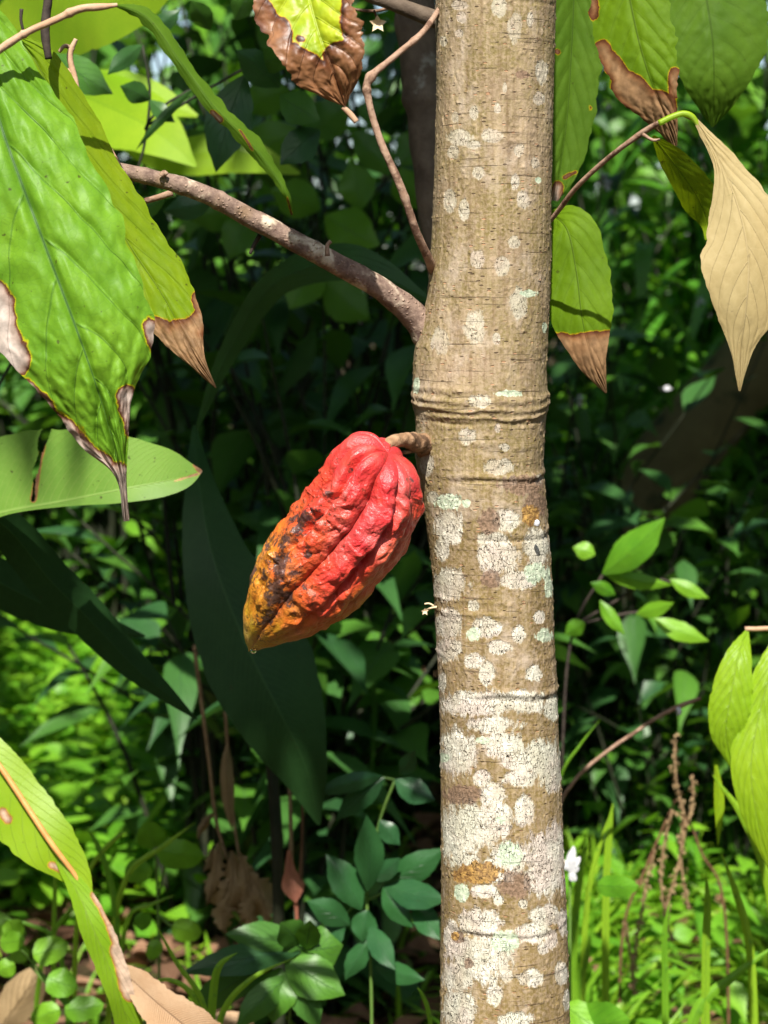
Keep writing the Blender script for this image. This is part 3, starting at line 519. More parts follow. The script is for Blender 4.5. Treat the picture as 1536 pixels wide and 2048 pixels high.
# ------------------------------------------------------------------ the pod
def worley(p, sd):
    c = np.floor(p).astype(np.int64); best = np.full(p.shape[:-1], 9.)
    for a in (-1, 0, 1):
        for b in (-1, 0, 1):
            for e in (-1, 0, 1):
                k = c+np.array([a, b, e]); q = np.stack([_h(k, sd), _h(k, sd+50), _h(k, sd+90)], -1)+k; best = np.minimum(best, ((q-p)**2).sum(-1))
    return np.sqrt(best)
def pod():
    YP = 1.535; A = np.array([763., 895]); B = np.array([497., 1303]); ax = B-A; LL = np.hypot(*ax); d = ax/LL; nn = np.array([-d[1], d[0]])*-1   # nn -> screen right
    left = [(735, 866), (700, 872), (668, 903), (640, 944), (600, 1000), (560, 1050), (520, 1098), (497, 1150), (484, 1215), (486, 1255), (495, 1302)]
    right = [(770, 884), (802, 906), (824, 945), (832, 985), (826, 1045), (808, 1098), (765, 1160), (715, 1212), (640, 1258), (565, 1286), (512, 1302)]
    def side(pts):
        q = np.array(pts)-A; t = q@d/LL; o = q@nn; i = np.argsort(t); return t[i], o[i]
    tl, ol = side(left); tr, orr = side(right)
    n, m = 420, 520; s = np.linspace(0, 1, n); t = .5-.5*np.cos(np.pi*s); t = t*1.0
    t = .004 + t*.996
    g = np.linspace(-.3, 1.2, 1501)
    def sm(ts_, os_, v0, w_=.035):
        q = np.interp(g, np.r_[ts_, 1.0], np.r_[os_, v0]); q = np.where(g < .085, np.interp(.085, g, q), q)
        k_ = np.hanning(int(w_*2000)+1); return np.interp(t, g, np.convolve(np.pad(q, len(k_)//2, mode='edge'), k_/k_.sum(), 'valid'))
    Lo = sm(tl[tl > 0], ol[tl > 0], -1); Ro = sm(tr[tr > .01], orr[tr > .01], 1)
    cx_ = np.clip((t-.004)/.085, 0, 1); cap = (1-(1-cx_)**2.4)**.42; tip = np.clip((1-t)/.03, 0, 1)**.5
    c = (Lo+Ro)/2; hw = (Ro-Lo)/2*cap*tip
    cen = A + np.outer(t*LL, d) + np.outer(c, nn)
    Yc = YP + .055*(t-.35)
    C = at(cen[:, 0], cen[:, 1], Yc); r = hw*mpp(YP)*.985; T = nrm(np.gradient(C, axis=0)); Vd = nrm(C-CAM); S = nrm(np.cross(T, Vd)); N = np.cross(S, T); N = N*np.sign((N*(-Vd)).sum(1))[:, None]
    th = np.linspace(-np.pi, np.pi, m, endpoint=False); TH = np.repeat(th[None], n, 0); TT = np.repeat(t[:, None], m, 1)
    # ten ridges in five pairs: deep furrow, shallow furrow
    q = TH + .12*np.sin(TT*3.0) - .10
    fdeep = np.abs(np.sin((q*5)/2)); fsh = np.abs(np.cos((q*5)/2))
    amp = np.interp(TT, [0, .01, .04, .15, .5, .8, 1], [.10, .22, .27, .25, .18, .10, .02])
    disp = amp*(1.15*np.minimum(1, fdeep*1.3)**.55-1) - amp*.75*np.exp(-(fsh/.20)**2)
    p = np.stack([np.cos(TH)*1.0, np.sin(TH)*1.0, TT*4.4], -1)
    wp = p*1.0 + .25*(np.stack([fbm(p*2, 2, 30), fbm(p*2, 2, 31), fbm(p*2, 2, 32)], -1)-.5)
    big = fbm(wp*np.array([3.6, 3.6, 2.3]), 2, 3); lump = 1-np.abs(2*vn(wp*np.array([5.5, 5.5, 4.5]), 6)-1); fine = 1-np.abs(2*fbm(wp*13, 2, 9)-1)
    fade = np.interp(TT, [0, .03, .16, .8, 1], [.25, .4, 1, .7, .25])
    w1 = worley(wp*np.array([3.9, 3.9, 3.0]), 5); w2 = worley(wp*np.array([9, 9, 7.]), 6)
    disp += fade*((.55-w1)*.12*(.35+fdeep) + (.5-w2)*.040)
    disp += fade*.5*((big-.5)*.16 + (lump-.5)*.085*(.4+fdeep) + (fine-.6)*.045 + (fbm(wp*34, 2, 12)-.5)*.02)
    RR = r[:, None]*(1+disp)
    # shoulders: the ridges bulge above the sunken stalk end
    ridge = np.minimum(1, fdeep*1.3)
    rn = np.clip(RR/(r.max()*.62), 0, 1); lobe = ridge*(1-.6*np.exp(-(fsh/.20)**2))
    sh = np.exp(-(TT/.06)**2)*(.022*(.35+.65*lobe))*(.80-.65*np.sin(TH))*LL*mpp(YP)*np.sin(np.pi*rn**1.1*.62)
    P = C[:, None] + S[:, None]*(RR*np.sin(TH))[..., None] + N[:, None]*(RR*np.cos(TH))[..., None] - T[:, None]*sh[..., None]
    px, py = proj(P.reshape(-1, 3)); px = px.reshape(TH.shape); py = py.reshape(TH.shape)
    front = np.cos(TH) > -.2
    def cap_(x1, y1, x2, y2, R, f):
        dd = np.array([x2-x1, y2-y1], float); tt = np.clip(((px-x1)*dd[0]+(py-y1)*dd[1])/(dd@dd), 0, 1); return np.clip(.5+(R-np.hypot(px-x1-tt*dd[0], py-y1-tt*dd[1]))/(2*f), 0, 1)
    e = (px-770)*nn[0]+(py-880)*nn[1]                                    # across the pod, left negative
    yel = np.clip(np.interp(TT, [.0, .35, .6, .8, .95, 1.], [.0, .12, .42, .68, .93, 1.]) + np.interp(e, [-140, -60, 20, 60, 92, 125], [.22, .20, .10, -.10, -.08, .22])*np.interp(TT, [0, .2, .6, .9], [0, .8, 1, .2]), 0, 1)
    blk = np.zeros_like(px)
    for a in [(618, 1035, 560, 1090, 22, 42), (560, 1090, 552, 1200, 30, 50), (650, 985, 660, 1000, 8, 24), (505, 1130, 500, 1170, 14, 30), (520, 1250, 600, 1180, 16, 40), (610, 1095, 615, 1110, 12, 22), (700, 935, 705, 940, 3, 14), (548, 1150, 500, 1240, 6, 40), (815, 950, 826, 962, 2, 14)]:
        blk = np.maximum(blk, cap_(*a))
    blk = np.where(front, blk, .3*np.clip(fbm(p*1.5, 2, 50)*2-.6, 0, 1))
    s_ = NT('pod_skin'); ob = s_.obj(); at_ = s_.attr('skin'); sp = s_.n('ShaderNodeSeparateColor'); s_.L(at_.outputs['Color'], sp.inputs[0])
    nA = s_.noise(ob, 85, 5, .6); nB = s_.noise(ob, 300, 4, .65); nC = s_.noise(ob, 45, 4, .65)
    yy = s_.math('ADD', sp.outputs[0], s_.math('MULTIPLY', s_.math('SUBTRACT', s_.noise(ob, 55, 5, .65), .5), .75))
    col = s_.ramp(yy, [(.0, (.60, .035, .038)), (.25, (.63, .06, .03)), (.45, (.60, .12, .022)), (.62, (.56, .19, .02)), (.78, (.54, .28, .02)), (.93, (.50, .38, .03))])
    col = s_.mix(s_.mr(nC, .40, .66, 0, .5), col, s_.mix(sp.outputs[0], (.50, .02, .035), (.50, .15, .015)))
    fv = sp.outputs[2]                                                   # furrow mask: a darker red is mixed in
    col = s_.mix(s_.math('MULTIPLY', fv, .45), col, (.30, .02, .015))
    kk = s_.math('ADD', s_.math('MULTIPLY', sp.outputs[1], .82), s_.math('MULTIPLY', s_.math('SUBTRACT', s_.noise(ob, 95, 7, .74), .5), 1.7))
    km = s_.mr(kk, .46, .56); col = s_.mix(s_.math('MULTIPLY', km, .93), col, s_.mix(s_.mr(nB, .4, .6), (.022, .018, .022), (.07, .04, .03)))
    k2 = s_.math('MULTIPLY', s_.mr(nB, .55, .62), s_.mr(s_.math('ADD', nC, s_.math('MULTIPLY', sp.outputs[1], .5)), .44, .66)); col = s_.mix(s_.math('MULTIPLY', k2, .8), col, (.09, .03, .012))
    wx = s_.mr(s_.noise(ob, 30, 3), .5, .7, 0, .18); col = s_.mix(wx, col, (.78, .36, .32))
    bmp = s_.bump(s_.math('ADD', nB, s_.math('MULTIPLY', s_.noise(ob, 700, 3), .7)), .0008)
    s_.L(s_.princ(col, s_.mr(nA, .3, .7, .26, .5), .6, bmp), s_.out.inputs[0])
    root = empty('cacao_pod', tuple(P.reshape(-1, 3).mean(0)), 'ripe red cacao pod, warty and ridged, orange with black stains towards its yellow tip', 'cacao pod')
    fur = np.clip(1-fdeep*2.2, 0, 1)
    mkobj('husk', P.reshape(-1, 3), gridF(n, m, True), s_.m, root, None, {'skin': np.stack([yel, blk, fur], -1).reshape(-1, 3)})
    tubeobj('stalk', [(766, 905), (774, 893), (790, 883), (815, 880), (842, 888), (865, 895)], [1.535, 1.53, 1.535, 1.55, 1.57, 1.59], [9, 12, 13, 15, 20, 30], M['podstalk'], root, 80, 24, .34, 110, knots=[(.2, .2, .05), (.55, .15, .05)])
    tubeobj('stalk', [(806, 905), (822, 902), (846, 896)], [1.55, 1.56, 1.58], [4, 5, 6], M['podstalk'], root, 16, 8, .15)
    g = NT('water'); g.L(g.princ((1, 1, 1), .02, .5, **{'Transmission Weight': 1., 'IOR': 1.33}), g.out.inputs[0])
    s1 = np.linspace(0, np.pi, 14); th = np.linspace(0, 2*np.pi, 18, endpoint=False); c0 = at(507, 1302, 1.553); R = 6.5*mpp(1.55)
    V = np.stack([c0[0]+R*np.sin(s1)[:, None]*np.cos(th), c0[1]+R*np.sin(s1)[:, None]*np.sin(th), c0[2]+R*.9*np.cos(s1)[:, None]+0*th], -1)
    mkobj('water_drop', V.reshape(-1, 3), gridF(14, 18, True), g.m, root)
M['podstalk'] = simple_mat('pod_stalk', (.20, .11, .055), (.36, .22, .125), 130, bumpd=.003, a2=(.10, .055, .03), thr=(.52, .60))
pod()

# ------------------------------------------------------------------ broad-leaved plants behind
def broad_stem(root, pts, Y, r, mat='shrubstem'): return tubeobj('stem', pts, Y, r, M[mat], root, 50, 10, .04)
g0 = lambda px, Y: (at(px, 1024, Y)[0], Y, 0)
def gpx(px, Y):        # photo row where the ground lies at that distance
    P = np.array([[at(px, 1024, Y)[0], Y, 0.]]); return proj(P)[1][0]
r1 = empty('broad_leaf_plant', g0(-200, 1.95), 'ginger-like plant at the left edge with a pale torn leaf and long dark leaves', 'plant')
broad_stem(r1, [(-200, gpx(-200, 1.95)), (-190, 1700), (-180, 1300), (-165, 1060)], 1.95, [16, 14, 12, 9]); broad_stem(r1, [(-190, 1700), (-120, 1250), (-40, 1035)], 1.97, [10, 8, 5])
leaf('leaf', [(-170, 1065), (-60, 1042), (20, 1022), (120, 1004), (240, 980), (330, 962), (375, 952), (404, 941)], [20, 120, 150, 148, 118, 74, 42, 2], [6, 12, 6, 10, 26, 30, 20, 2], [1.95, 1.93, 1.92, 1.91, 1.90, 1.90, 1.90, 1.90], M['broad'], r1, 420, 121, fold=-.12, roll=.25, wave=.02, ragged=.01, df=7,
     label='pale green broad leaf with a slit across it', cuts=[(94, 850, 82, 900, 8), (82, 900, 70, 945, 4.5), (70, 945, 66, 1000, 3)], dry=[(390, 930, 404, 945, 5), (350, 962, 395, 948, 1.5), (285, 872, 385, 915, -1), (94, 850, 66, 1000, 5), (70, 865, 0, 875, -2)])
leaf('leaf', [(-60, 1000), (20, 1062), (100, 1160), (180, 1240), (260, 1325), (320, 1378), (395, 1440)], [20, 38, 45, 42, 32, 20, 1], [20, 40, 44, 40, 30, 18, 1], [1.97, 2.0, 2.03, 2.06, 2.09, 2.11, 2.14], M['broad_shaded'], r1, 100, 31, fold=.3, roll=.3, wave=.02, label='long dark leaf slanting down')
leaf('leaf', [(-90, 1100), (0, 1165), (80, 1205), (170, 1245), (290, 1272)], [20, 48, 50, 34, 2], [20, 45, 45, 28, 2], [2.1, 2.14, 2.18, 2.22, 2.28], M['broad_shaded'], r1, 80, 25, fold=.3, roll=.2, label='shorter dark leaf below the long one')
r2 = empty('broad_leaf_plant', g0(470, 2.45), 'ginger-like plant with one huge dark leaf hanging down below the pod', 'plant')
broad_stem(r2, [(560, gpx(470, 2.45)), (540, 1500), (470, 1200), (400, 960), (390, 850)], 2.45, [13, 12, 10, 8, 5])
leaf('leaf', [(388, 850), (398, 960), (425, 1110), (490, 1285), (560, 1425), (610, 1530), (638, 1650)], [3, 30, 72, 118, 96, 48, 3], [3, 28, 62, 98, 92, 62, 3], [2.42, 2.35, 2.3, 2.27, 2.26, 2.27, 2.3], M['broad_shaded'], r2, 140, 45, fold=.22, roll=.12, wave=.03, label='huge dark hanging leaf')
leaf('leaf', [(392, 860), (460, 700), (560, 560), (700, 530), (862, 602)], [3, 20, 28, 42, 6], [3, 20, 30, 32, 6], [2.42, 2.38, 2.32, 2.28, 2.25], M['shrub_dark'], r2, 100, 25, fold=.2, roll=-.2)
r3 = empty('broad_leaf_plant', g0(60, 2.9), 'tall plant with bright yellow-green broad leaves at the upper left', 'plant')
broad_stem(r3, [(-260, gpx(60, 2.9)), (-200, 1500), (-60, 800), (10, 300), (30, 30)], 2.9, [14, 13, 11, 9, 5])
leaf('leaf', [(30, 120), (110, 165), (200, 205), (300, 255), (392, 332)], [4, 38, 62, 60, 3], [4, 50, 80, 56, 3], [2.88, 2.8, 2.72, 2.66, 2.62], M['broad_yel'], r3, 80, 25, fold=-.2, roll=.35)
leaf('leaf', [(150, 150), (230, 175), (310, 200), (395, 232)], [4, 36, 34, 3], [4, 30, 30, 3], [2.75, 2.72, 2.7, 2.68], M['broad_yel'], r3, 60, 21, fold=.2, roll=.4)
leaf('leaf', [(-60, 90), (60, 55), (160, 20), (260, -5), (380, -60)], [5, 80, 95, 80, 3], [5, 70, 80, 60, 3], [2.6, 2.5, 2.42, 2.36, 2.3], M['broad_yel'], r3, 80, 25, fold=.1, roll=.5, label='green leaf across the top left corner')
leaf('leaf', [(20, 60), (200, 240), (330, 310), (470, 300), (600, 346)], [2, 16, 30, 34, 2], [2, 16, 34, 46, 4], [2.95, 2.9, 2.86, 2.84, 2.84], M['broad_yel'], r3, 80, 21, fold=.2, roll=.3)
# yellow leaf at the bottom left
r4 = empty('withering_plant', g0(-60, 1.95), 'bright lime leaf with orange midrib folding into a dry tan end, bottom left', 'plant')
tubeobj('stem', [(-60, gpx(-60, 1.95)), (-90, 2200), (-100, 1750), (-60, 1480), (-20, 1500)], 1.95, [12, 11, 9, 7, 7], M['stem'], r4, 50, 10, .05)
lm = [(-45, 1475), (5, 1540), (55, 1615), (105, 1690), (150, 1750), (182, 1795)]; LY = [1.93, 1.92, 1.91, 1.90, 1.9, 1.9]
b1 = leaf('leaf', lm, [30, 42, 48, 50, 34, 6], [55, 70, 85, 62, 26, 6], LY, M['lime'], r4, 110, 41, fold=.2, roll=-.1, wave=.04, ragged=.03, df=10, dry=[(105, 1730, 135, 1745, 10), (5, 1625, 15, 1640, 9), (165, 1650, 178, 1760, -4), (45, 1700, 100, 1735, -3)])
tubeobj('midrib', [(-45, 1475), (5, 1540), (55, 1615), (105, 1690), (150, 1750), (175, 1790)], [y-.006 for y in LY], [5, 6, 6, 6, 5, 4], M['rib'], b1, 60, 8, .04)
leaf('leaf', [(110, 1715), (152, 1780), (183, 1850), (212, 1920), (238, 1990), (262, 2070), (290, 2160)], [3, 24, 36, 36, 32, 30, 20], [3, 16, 26, 26, 24, 26, 20], [1.9, 1.89, 1.88, 1.88, 1.88, 1.89, 1.9], M['lime'], r4, 110, 31, fold=-.5, roll=.3, wave=.05, ragged=.03, df=10, label='olive folded lower half with a dry edge',
     dry=[(188, 1790, 218, 1850, 8), (222, 1855, 240, 1900, 11), (236, 1900, 262, 1985, 18)])
leaf('leaf', [(228, 1925), (270, 1965), (320, 2010), (380, 2060), (440, 2120)], [4, 30, 36, 50, 50], [4, 24, 46, 70, 70], [1.9, 1.89, 1.88, 1.87, 1.87], M['tanleaf'], r4, 80, 31, fold=-.35, roll=.1, wave=.12, wf=6, ragged=.05, label='dry pinkish tan leaf end')

# ------------------------------------------------------------------ other trunks
t2 = empty('slender_tree', g0(850, 2.1), 'thin grey-brown tree trunk in shade just left of the cacao trunk', 'tree')
tubeobj('trunk', [(990, gpx(850, 2.1)), (975, 1600), (950, 1100), (895, 600), (862, 350), (838, 100), (815, -200), (790, -900)], 2.1, [48, 42, 36, 32, 35, 38, 34, 26], M['greystem'], t2, 160, 24, .10, 40, knots=[(.72, .15, .004), (.76, .2, .006)])
t3 = empty('leaning_tree', g0(1010, 4.8), 'thick mossy tree trunk leaning right in deep shade behind the shrubs', 'tree')
tubeobj('trunk', [(1000, gpx(1000, 4.8)), (1130, 1300), (1240, 1080), (1360, 900), (1480, 760), (1620, 600), (1900, 200), (2100, -400)], [4.8]*8, [95, 88, 82, 80, 76, 72, 66, 50], M['olivebark'], t3, 120, 24, .10, 7)

# ------------------------------------------------------------------ undergrowth close behind the trunk, leaf by leaf
def herb(name, label, cat, Y, stems, leaves, mat, smat='stem', group=None, gx=None, r=3, prof=None):
    gx = gx if gx is not None else stems[0][0][0]; root = empty(name, g0(gx, Y), label, cat, group)
    for s_ in stems: tubeobj('stem', s_, Y, [r]*len(s_), M[smat], root, 24, 7, .1)
    for l in leaves: qleaf(root, *l[:5], Y-.02, M[mat] if len(l) < 6 else M[l[5]], Y1=Y-.02-random.uniform(-.02, .05), prof=prof)
    return root
RP = [.25, .8, 1, .98, .85, .55, .02]
gy = lambda px, Y: gpx(px, Y)
herb('dark_leaf_sprig', 'sprig of dark bluish-green pointed leaves in front of the bright broad leaves, upper left', 'shrub', 2.25, [[(-320, gpx(300, 2.25)), (-220, 1500), (-60, 900), (120, 560), (260, 380), (300, 200), (285, 90)], [(290, 260), (300, 240), (330, 210), (390, 175)], [(296, 250), (430, 170), (520, 120)]],
     [(108, 108, 226, 188, 34), (285, 90, 215, 150, 18), (490, 150, 432, 345, 46), (560, 175, 470, 100, 34), (390, 175, 272, 300, 9), (500, 130, 600, 100, 26), (300, 200, 240, 172, 22), (300, 200, 350, 245, 16), (560, 110, 640, 60, 30), (330, 420, 430, 400, 26), (330, 400, 250, 440, 22), (560, 190, 640, 240, 34), (640, 260, 560, 330, 34), (300, 60, 360, 20, 18), (420, 60, 380, 0, 22), (470, 40, 500, -30, 24)], 'shrub_dark', 'shrubstem')
herb('broad_leaf_shrub', 'shrub with wide mid-green leaves seen blurred above and below the limb left of the trunk', 'shrub', 3.3, [[(640, gpx(640, 3.3)), (640, 1400), (650, 800), (640, 500), (600, 260), (560, 120)], [(640, 500), (720, 420), (800, 330)], [(645, 520), (560, 440), (480, 420)]],
     [(600, 260, 470, 330, 44), (610, 270, 700, 200, 40), (580, 180, 480, 220, 36), (560, 120, 660, 80, 38), (640, 420, 540, 380, 40), (650, 430, 760, 490, 46), (720, 420, 700, 320, 38), (800, 330, 850, 250, 34), (800, 335, 840, 420, 34), (480, 420, 380, 440, 38), (500, 425, 460, 520, 36), (640, 520, 580, 620, 44), (650, 560, 740, 640, 44), (560, 120, 520, 20, 30), (780, 350, 700, 260, 32)], 'shrub', 'shrubstem')
herb('seedling', 'seedling with round heart-shaped leaves left of the dried hanging leaves', 'seedling', 2.5, [[(316, gy(316, 2.5)), (318, 1900), (312, 1700)], [(318, 1790), (338, 1710), (350, 1700)], [(318, 1830), (340, 1850), (352, 1853)]],
     [(310, 1695, 288, 1645, 28), (316, 1700, 408, 1712, 31), (250, 1740, 306, 1742, 24), (345, 1852, 404, 1866, 24), (300, 1850, 268, 1835, 18), (318, 1880, 300, 1920, 16)], 'herb', prof=RP)
herb('seedling', 'seedling of lime round leaves at the bottom left corner beside the withering leaf', 'seedling', 2.35, [[(140, gy(140, 2.35)), (135, 2015), (90, 1955), (30, 1885)], [(70, 1935), (66, 1905), (66, 1895)], [(135, 2015), (60, 1930)]],
     [(0, 1885, 50, 1878, 22), (66, 1910, 136, 1885, 28), (30, 1930, -5, 1945, 20), (95, 1955, 155, 1975, 30), (130, 2020, 208, 2008, 26), (120, 2020, 62, 2042, 24), (20, 1840, 38, 1880, 22)], 'herb', prof=RP)
herb('seedling', 'round-leaved seedling with wide flat leaves at the left edge above the corner', 'seedling', 2.7, [[(20, gy(20, 2.7)), (22, 1950), (16, 1855)]], [(16, 1860, -28, 1838, 26), (18, 1858, 52, 1868, 18), (22, 1900, 60, 1912, 20)], 'herb', prof=RP)
herb('pointed_leaf_shrub', 'young shrub with pointed glossy leaves between the pod and the trunk foot', 'shrub', 2.35, [[(745, gy(745, 2.35)), (742, 1950), (735, 1790), (760, 1640), (790, 1560)], [(738, 1780), (690, 1830), (670, 1850)], [(790, 1560), (720, 1545)], [(735, 1800), (800, 1770), (860, 1750)]],
     [(765, 1552, 630, 1590, 20), (770, 1556, 672, 1642, 25), (790, 1560, 870, 1600, 26), (800, 1550, 830, 1500, 18), (735, 1782, 733, 1630, 30), (722, 1820, 652, 1708, 32), (735, 1820, 725, 1885, 27), (700, 1850, 613, 1802, 27), (690, 1850, 640, 1900, 22),
      (768, 1768, 892, 1695, 30), (768, 1772, 895, 1800, 30), (766, 1775, 826, 1856, 24), (745, 1760, 800, 1715, 20), (740, 1850, 790, 1940, 24), (742, 1880, 690, 1960, 22), (760, 1640, 800, 1690, 20), (830, 1800, 880, 1880, 26), (750, 1930, 850, 1960, 22)], 'shrub_half_shade', 'stem')
herb('lobed_leaf_plant', 'low plant with big glossy dark green leaves spreading over the bottom centre', 'plant', 2.2, [[(575, gy(575, 2.2)), (580, 2020), (590, 1930)], [(590, 1930), (600, 1890), (640, 1870)]],
     [(605, 1895, 450, 1868, 34), (600, 1905, 360, 1948, 32), (600, 1890, 560, 1845, 34), (640, 1885, 540, 1862, 28), (570, 1915, 690, 1990, 46), (600, 1900, 686, 1890, 46), (560, 1935, 548, 2045, 46), (540, 1930, 368, 2032, 34), (590, 1930, 640, 2060, 34), (580, 1950, 470, 2060, 30), (610, 1900, 620, 1840, 26)], 'shrub_dark', 'stem')
herb('sunlit_sprig', 'small shrub with a few glossy sunlit leaves right of the trunk at mid height', 'shrub', 2.7, [[(1130, gy(1130, 2.7)), (1125, 1500), (1150, 1250), (1205, 1150)], [(1150, 1250), (1210, 1215), (1310, 1160), (1345, 1165)], [(1170, 1245), (1280, 1225), (1312, 1235)]],
     [(1205, 1148, 1330, 1035, 34), (1205, 1145, 1345, 1170, 17), (1340, 1158, 1418, 1196, 15), (1272, 1228, 1348, 1205, 16), (1308, 1237, 1418, 1282, 20), (1190, 1110, 1145, 1095, 18), (1170, 1245, 1130, 1270, 18), (1200, 1200, 1250, 1270, 14), (1230, 1190, 1180, 1165, 14)], 'herb', 'darktwig')
r5 = herb('lime_leaf_sapling', 'sapling at the right edge with long drooping lime yellow leaves', 'sapling', 2.05, [[(1680, gy(1680, 2.05)), (1660, 1600), (1640, 1300), (1600, 1262), (1490, 1258)]], [], 'lime', 'tantwig', r=5)
leaf('leaf', [(1494, 1262), (1478, 1310), (1462, 1390), (1452, 1460), (1462, 1535)], [4, 26, 42, 36, 2], [4, 26, 40, 34, 2], [2.03, 2.01, 2.0, 2.0, 2.01], M['lime'], r5, 70, 25, fold=.25, quilt=.0015, ragged=.03, df=30, dry=[(1450, 1400, 1470, 1450, -28)])
leaf('leaf', [(1560, 1262), (1545, 1330), (1518, 1430), (1502, 1540), (1515, 1640), (1540, 1740)], [4, 30, 44, 46, 36, 2], [4, 28, 42, 40, 28, 2], [2.03, 2.01, 2.0, 1.99, 1.99, 2.0], M['lime'], r5, 90, 25, fold=.25, quilt=.0015, ragged=.03)
leaf('leaf', [(1432, 1530), (1438, 1600), (1436, 1690)], [3, 11, 1], [3, 10, 1], 2.2, M['lime'], r5, 40, 11, fold=.6)
# hanging dried things in the dark hollow
r6 = empty('dried_leaf_bunch', tuple(at(470, 1700, 2.5)), 'bunch of shrivelled brown leaves hanging in the dark hollow at the lower centre', 'dried leaves')
tubeobj('stem', [(388, 1290), (405, 1420), (420, 1540), (432, 1640), (455, 1720)], 2.5, [4, 4, 4, 4, 3], M['drystalk'], r6, 40, 7); tubeobj('stem', [(450, 1420), (460, 1560), (470, 1660), (478, 1710)], 2.5, [4, 3, 3, 3], M['drystalk'], r6, 30, 7)
for a in [(438, 1682, 412, 1812, 16), (462, 1700, 436, 1850, 26), (480, 1705, 480, 1850, 24), (492, 1740, 536, 1850, 30), (470, 1745, 452, 1872, 24), (505, 1750, 500, 1872, 24), (425, 1690, 405, 1745, 8), (430, 1625, 395, 1680, 9)]: qleaf(r6, *a, 2.48, M['withered'], fold=1.1, bend=random.uniform(-.5, .5), wave=.9, ragged=.4, quilt=.003)
qleaf(r6, 455, 1480, 465, 1665, 14, 2.5, M['withered'], fold=1.2)
c_ = at(473, 1705, 2.46); 
r7 = empty('pink_bract', tuple(at(590, 1760, 2.4)), 'faded pink pointed bract hanging on a thread-like stem in the dark hollow', 'bract')
tubeobj('stem', [(575, 1500), (580, 1600), (582, 1700), (582, 1740)], 2.4, [5, 4, 5, 6], M['drystalk'], r7, 30, 7); tubeobj('stem', [(605, 1560), (604, 1680), (600, 1760)], 2.4, [3, 3, 5], M['redstalk'], r7, 24, 7)
leaf('bract', [(578, 1700), (580, 1740), (586, 1775), (592, 1805)], [3, 12, 24, 2], [3, 12, 22, 2], 2.39, M['pink'], r7, 30, 9, fold=.7); leaf('bract', [(588, 1790), (592, 1810), (594, 1842)], [4, 4, 3], [4, 4, 3], 2.395, M['pink'], r7, 20, 7, fold=.5)
r8 = empty('white_flower', tuple(at(1144, 1750, 2.3)), 'small white flower peeping out from behind the lower right side of the trunk', 'flower')
for a in [(1138, 1740, 1147, 1692, 7), (1138, 1740, 1160, 1714, 7), (1138, 1742, 1158, 1735, 7), (1140, 1745, 1142, 1700, 10), (1140, 1745, 1152, 1762, 8), (1138, 1740, 1122, 1722, 8)]: qleaf(r8, *a, 2.3, M['white'], name='petal', prof=[.3, .6, .9, 1, .9, .6, .1])
tubeobj('stem', [(1142, gy(1142, 2.3)), (1140, 1900), (1140, 1745)], 2.31, [3, 3, 3], M['stem'], r8, 24, 7)
r9 = empty('bare_twig', tuple(at(1400, 1395, 2.4)), 'leafless brown twig with a white bud, pointing up right below the lime leaves', 'twig')
tubeobj('twig', [(1402, 1396), (1360, 1412), (1312, 1436), (1270, 1465), (1225, 1495), (1150, 1560), (1110, 1640), (1090, gy(1090, 2.4))], 2.4, [4, 5, 4, 4, 4, 4, 4, 5], M['twig'], r9, 60, 8, .15, 100); tubeobj('bud', [(1356, 1415), (1358, 1424), (1356, 1430)], 2.39, [4, 6, 4], M['white'], r9, 8, 8)
def spike(pts, Y, label):
    root = empty('seed_spike', tuple(at(*pts[-1], Y)), label, 'seed stalk', 'dried seed stalks in the grass'); S = spline(np.array(pts, float), 60); P = at(S[:, 0], S[:, 1], Y); 
    V, F, uv = tube_geo(P, np.full(60, 2.5*mpp(Y)), 6); mkobj('stem', V, F, M['drystalk'], root, uv)
    L = np.hypot(*np.diff(S, axis=0).T).sum(); k = int(L/5); i = np.linspace(0, 59, k).astype(int); b = P[i] + RNG.normal(0, .0015, (k, 3))
    cloud('seeds', b, RNG.normal(0, 1, (k, 3))+[0, 0, -.8], 11*mpp(Y), 4.5*mpp(Y), M['withered'], root, 'ovate', .2, .8, nu=4)
for pts, lb in [([(1350, 1470), (1352, 1560), (1370, 1650), (1352, 1750), (1330, 1820)], 'tallest brown seed stalk, starting highest among the grass stalks'), ([(1385, 1550), (1386, 1600), (1372, 1660)], 'short seed stalk at the right of the bunch'), ([(1345, 1620), (1330, 1680), (1322, 1760), (1335, 1850), (1345, 1885)], 'thick seed stalk in the middle of the bunch'),
    ([(1365, 1640), (1362, 1720), (1378, 1820)], 'seed stalk right of the middle one'), ([(1310, 1700), (1290, 1780), (1280, 1850)], 'thin seed stalk leaning left'), ([(1252, 1845), (1262, 1920), (1270, 1990)], 'lowest pale seed stalk near the bottom'), ([(1280, 1840), (1272, 1890), (1266, 1960)], 'pale seed stalk beside the lowest one')]:
    spike(pts, 2.75, lb)
r10 = empty('red_stalk', g0(1440, 2.8), 'thin reddish bare stalks branching behind the seed stalks', 'stalk')
tubeobj('stem', [(1460, gy(1460, 2.8)), (1440, 1770), (1405, 1710), (1375, 1640), (1340, 1620)], 2.8, [3, 3, 2.5, 2.5, 2], M['redstalk'], r10, 30, 7); tubeobj('stem', [(1240, gy(1240, 2.8)), (1250, 1840), (1290, 1740), (1350, 1600)], 2.82, [3, 3, 3, 2], M['redstalk'], r10, 30, 7)
# leaves lying on the ground
def fallen(px0, py0, px1, py1, wd, Y, mat, label):
    o = qleaf(None, px0, py0, px1, py1, wd, Y, M[mat], name='fallen_leaf', fold=.5); tag(o, label, 'fallen leaf', 'leaves fallen on the ground')
fallen(-5, 2060, 88, 1920, 42, 2.5, 'withered', 'grey-brown fallen leaf in the bottom left corner'); fallen(370, 2075, 520, 2030, 34, 2.3, 'tanleaf', 'tan fallen leaf at the bottom edge right of the withered end')

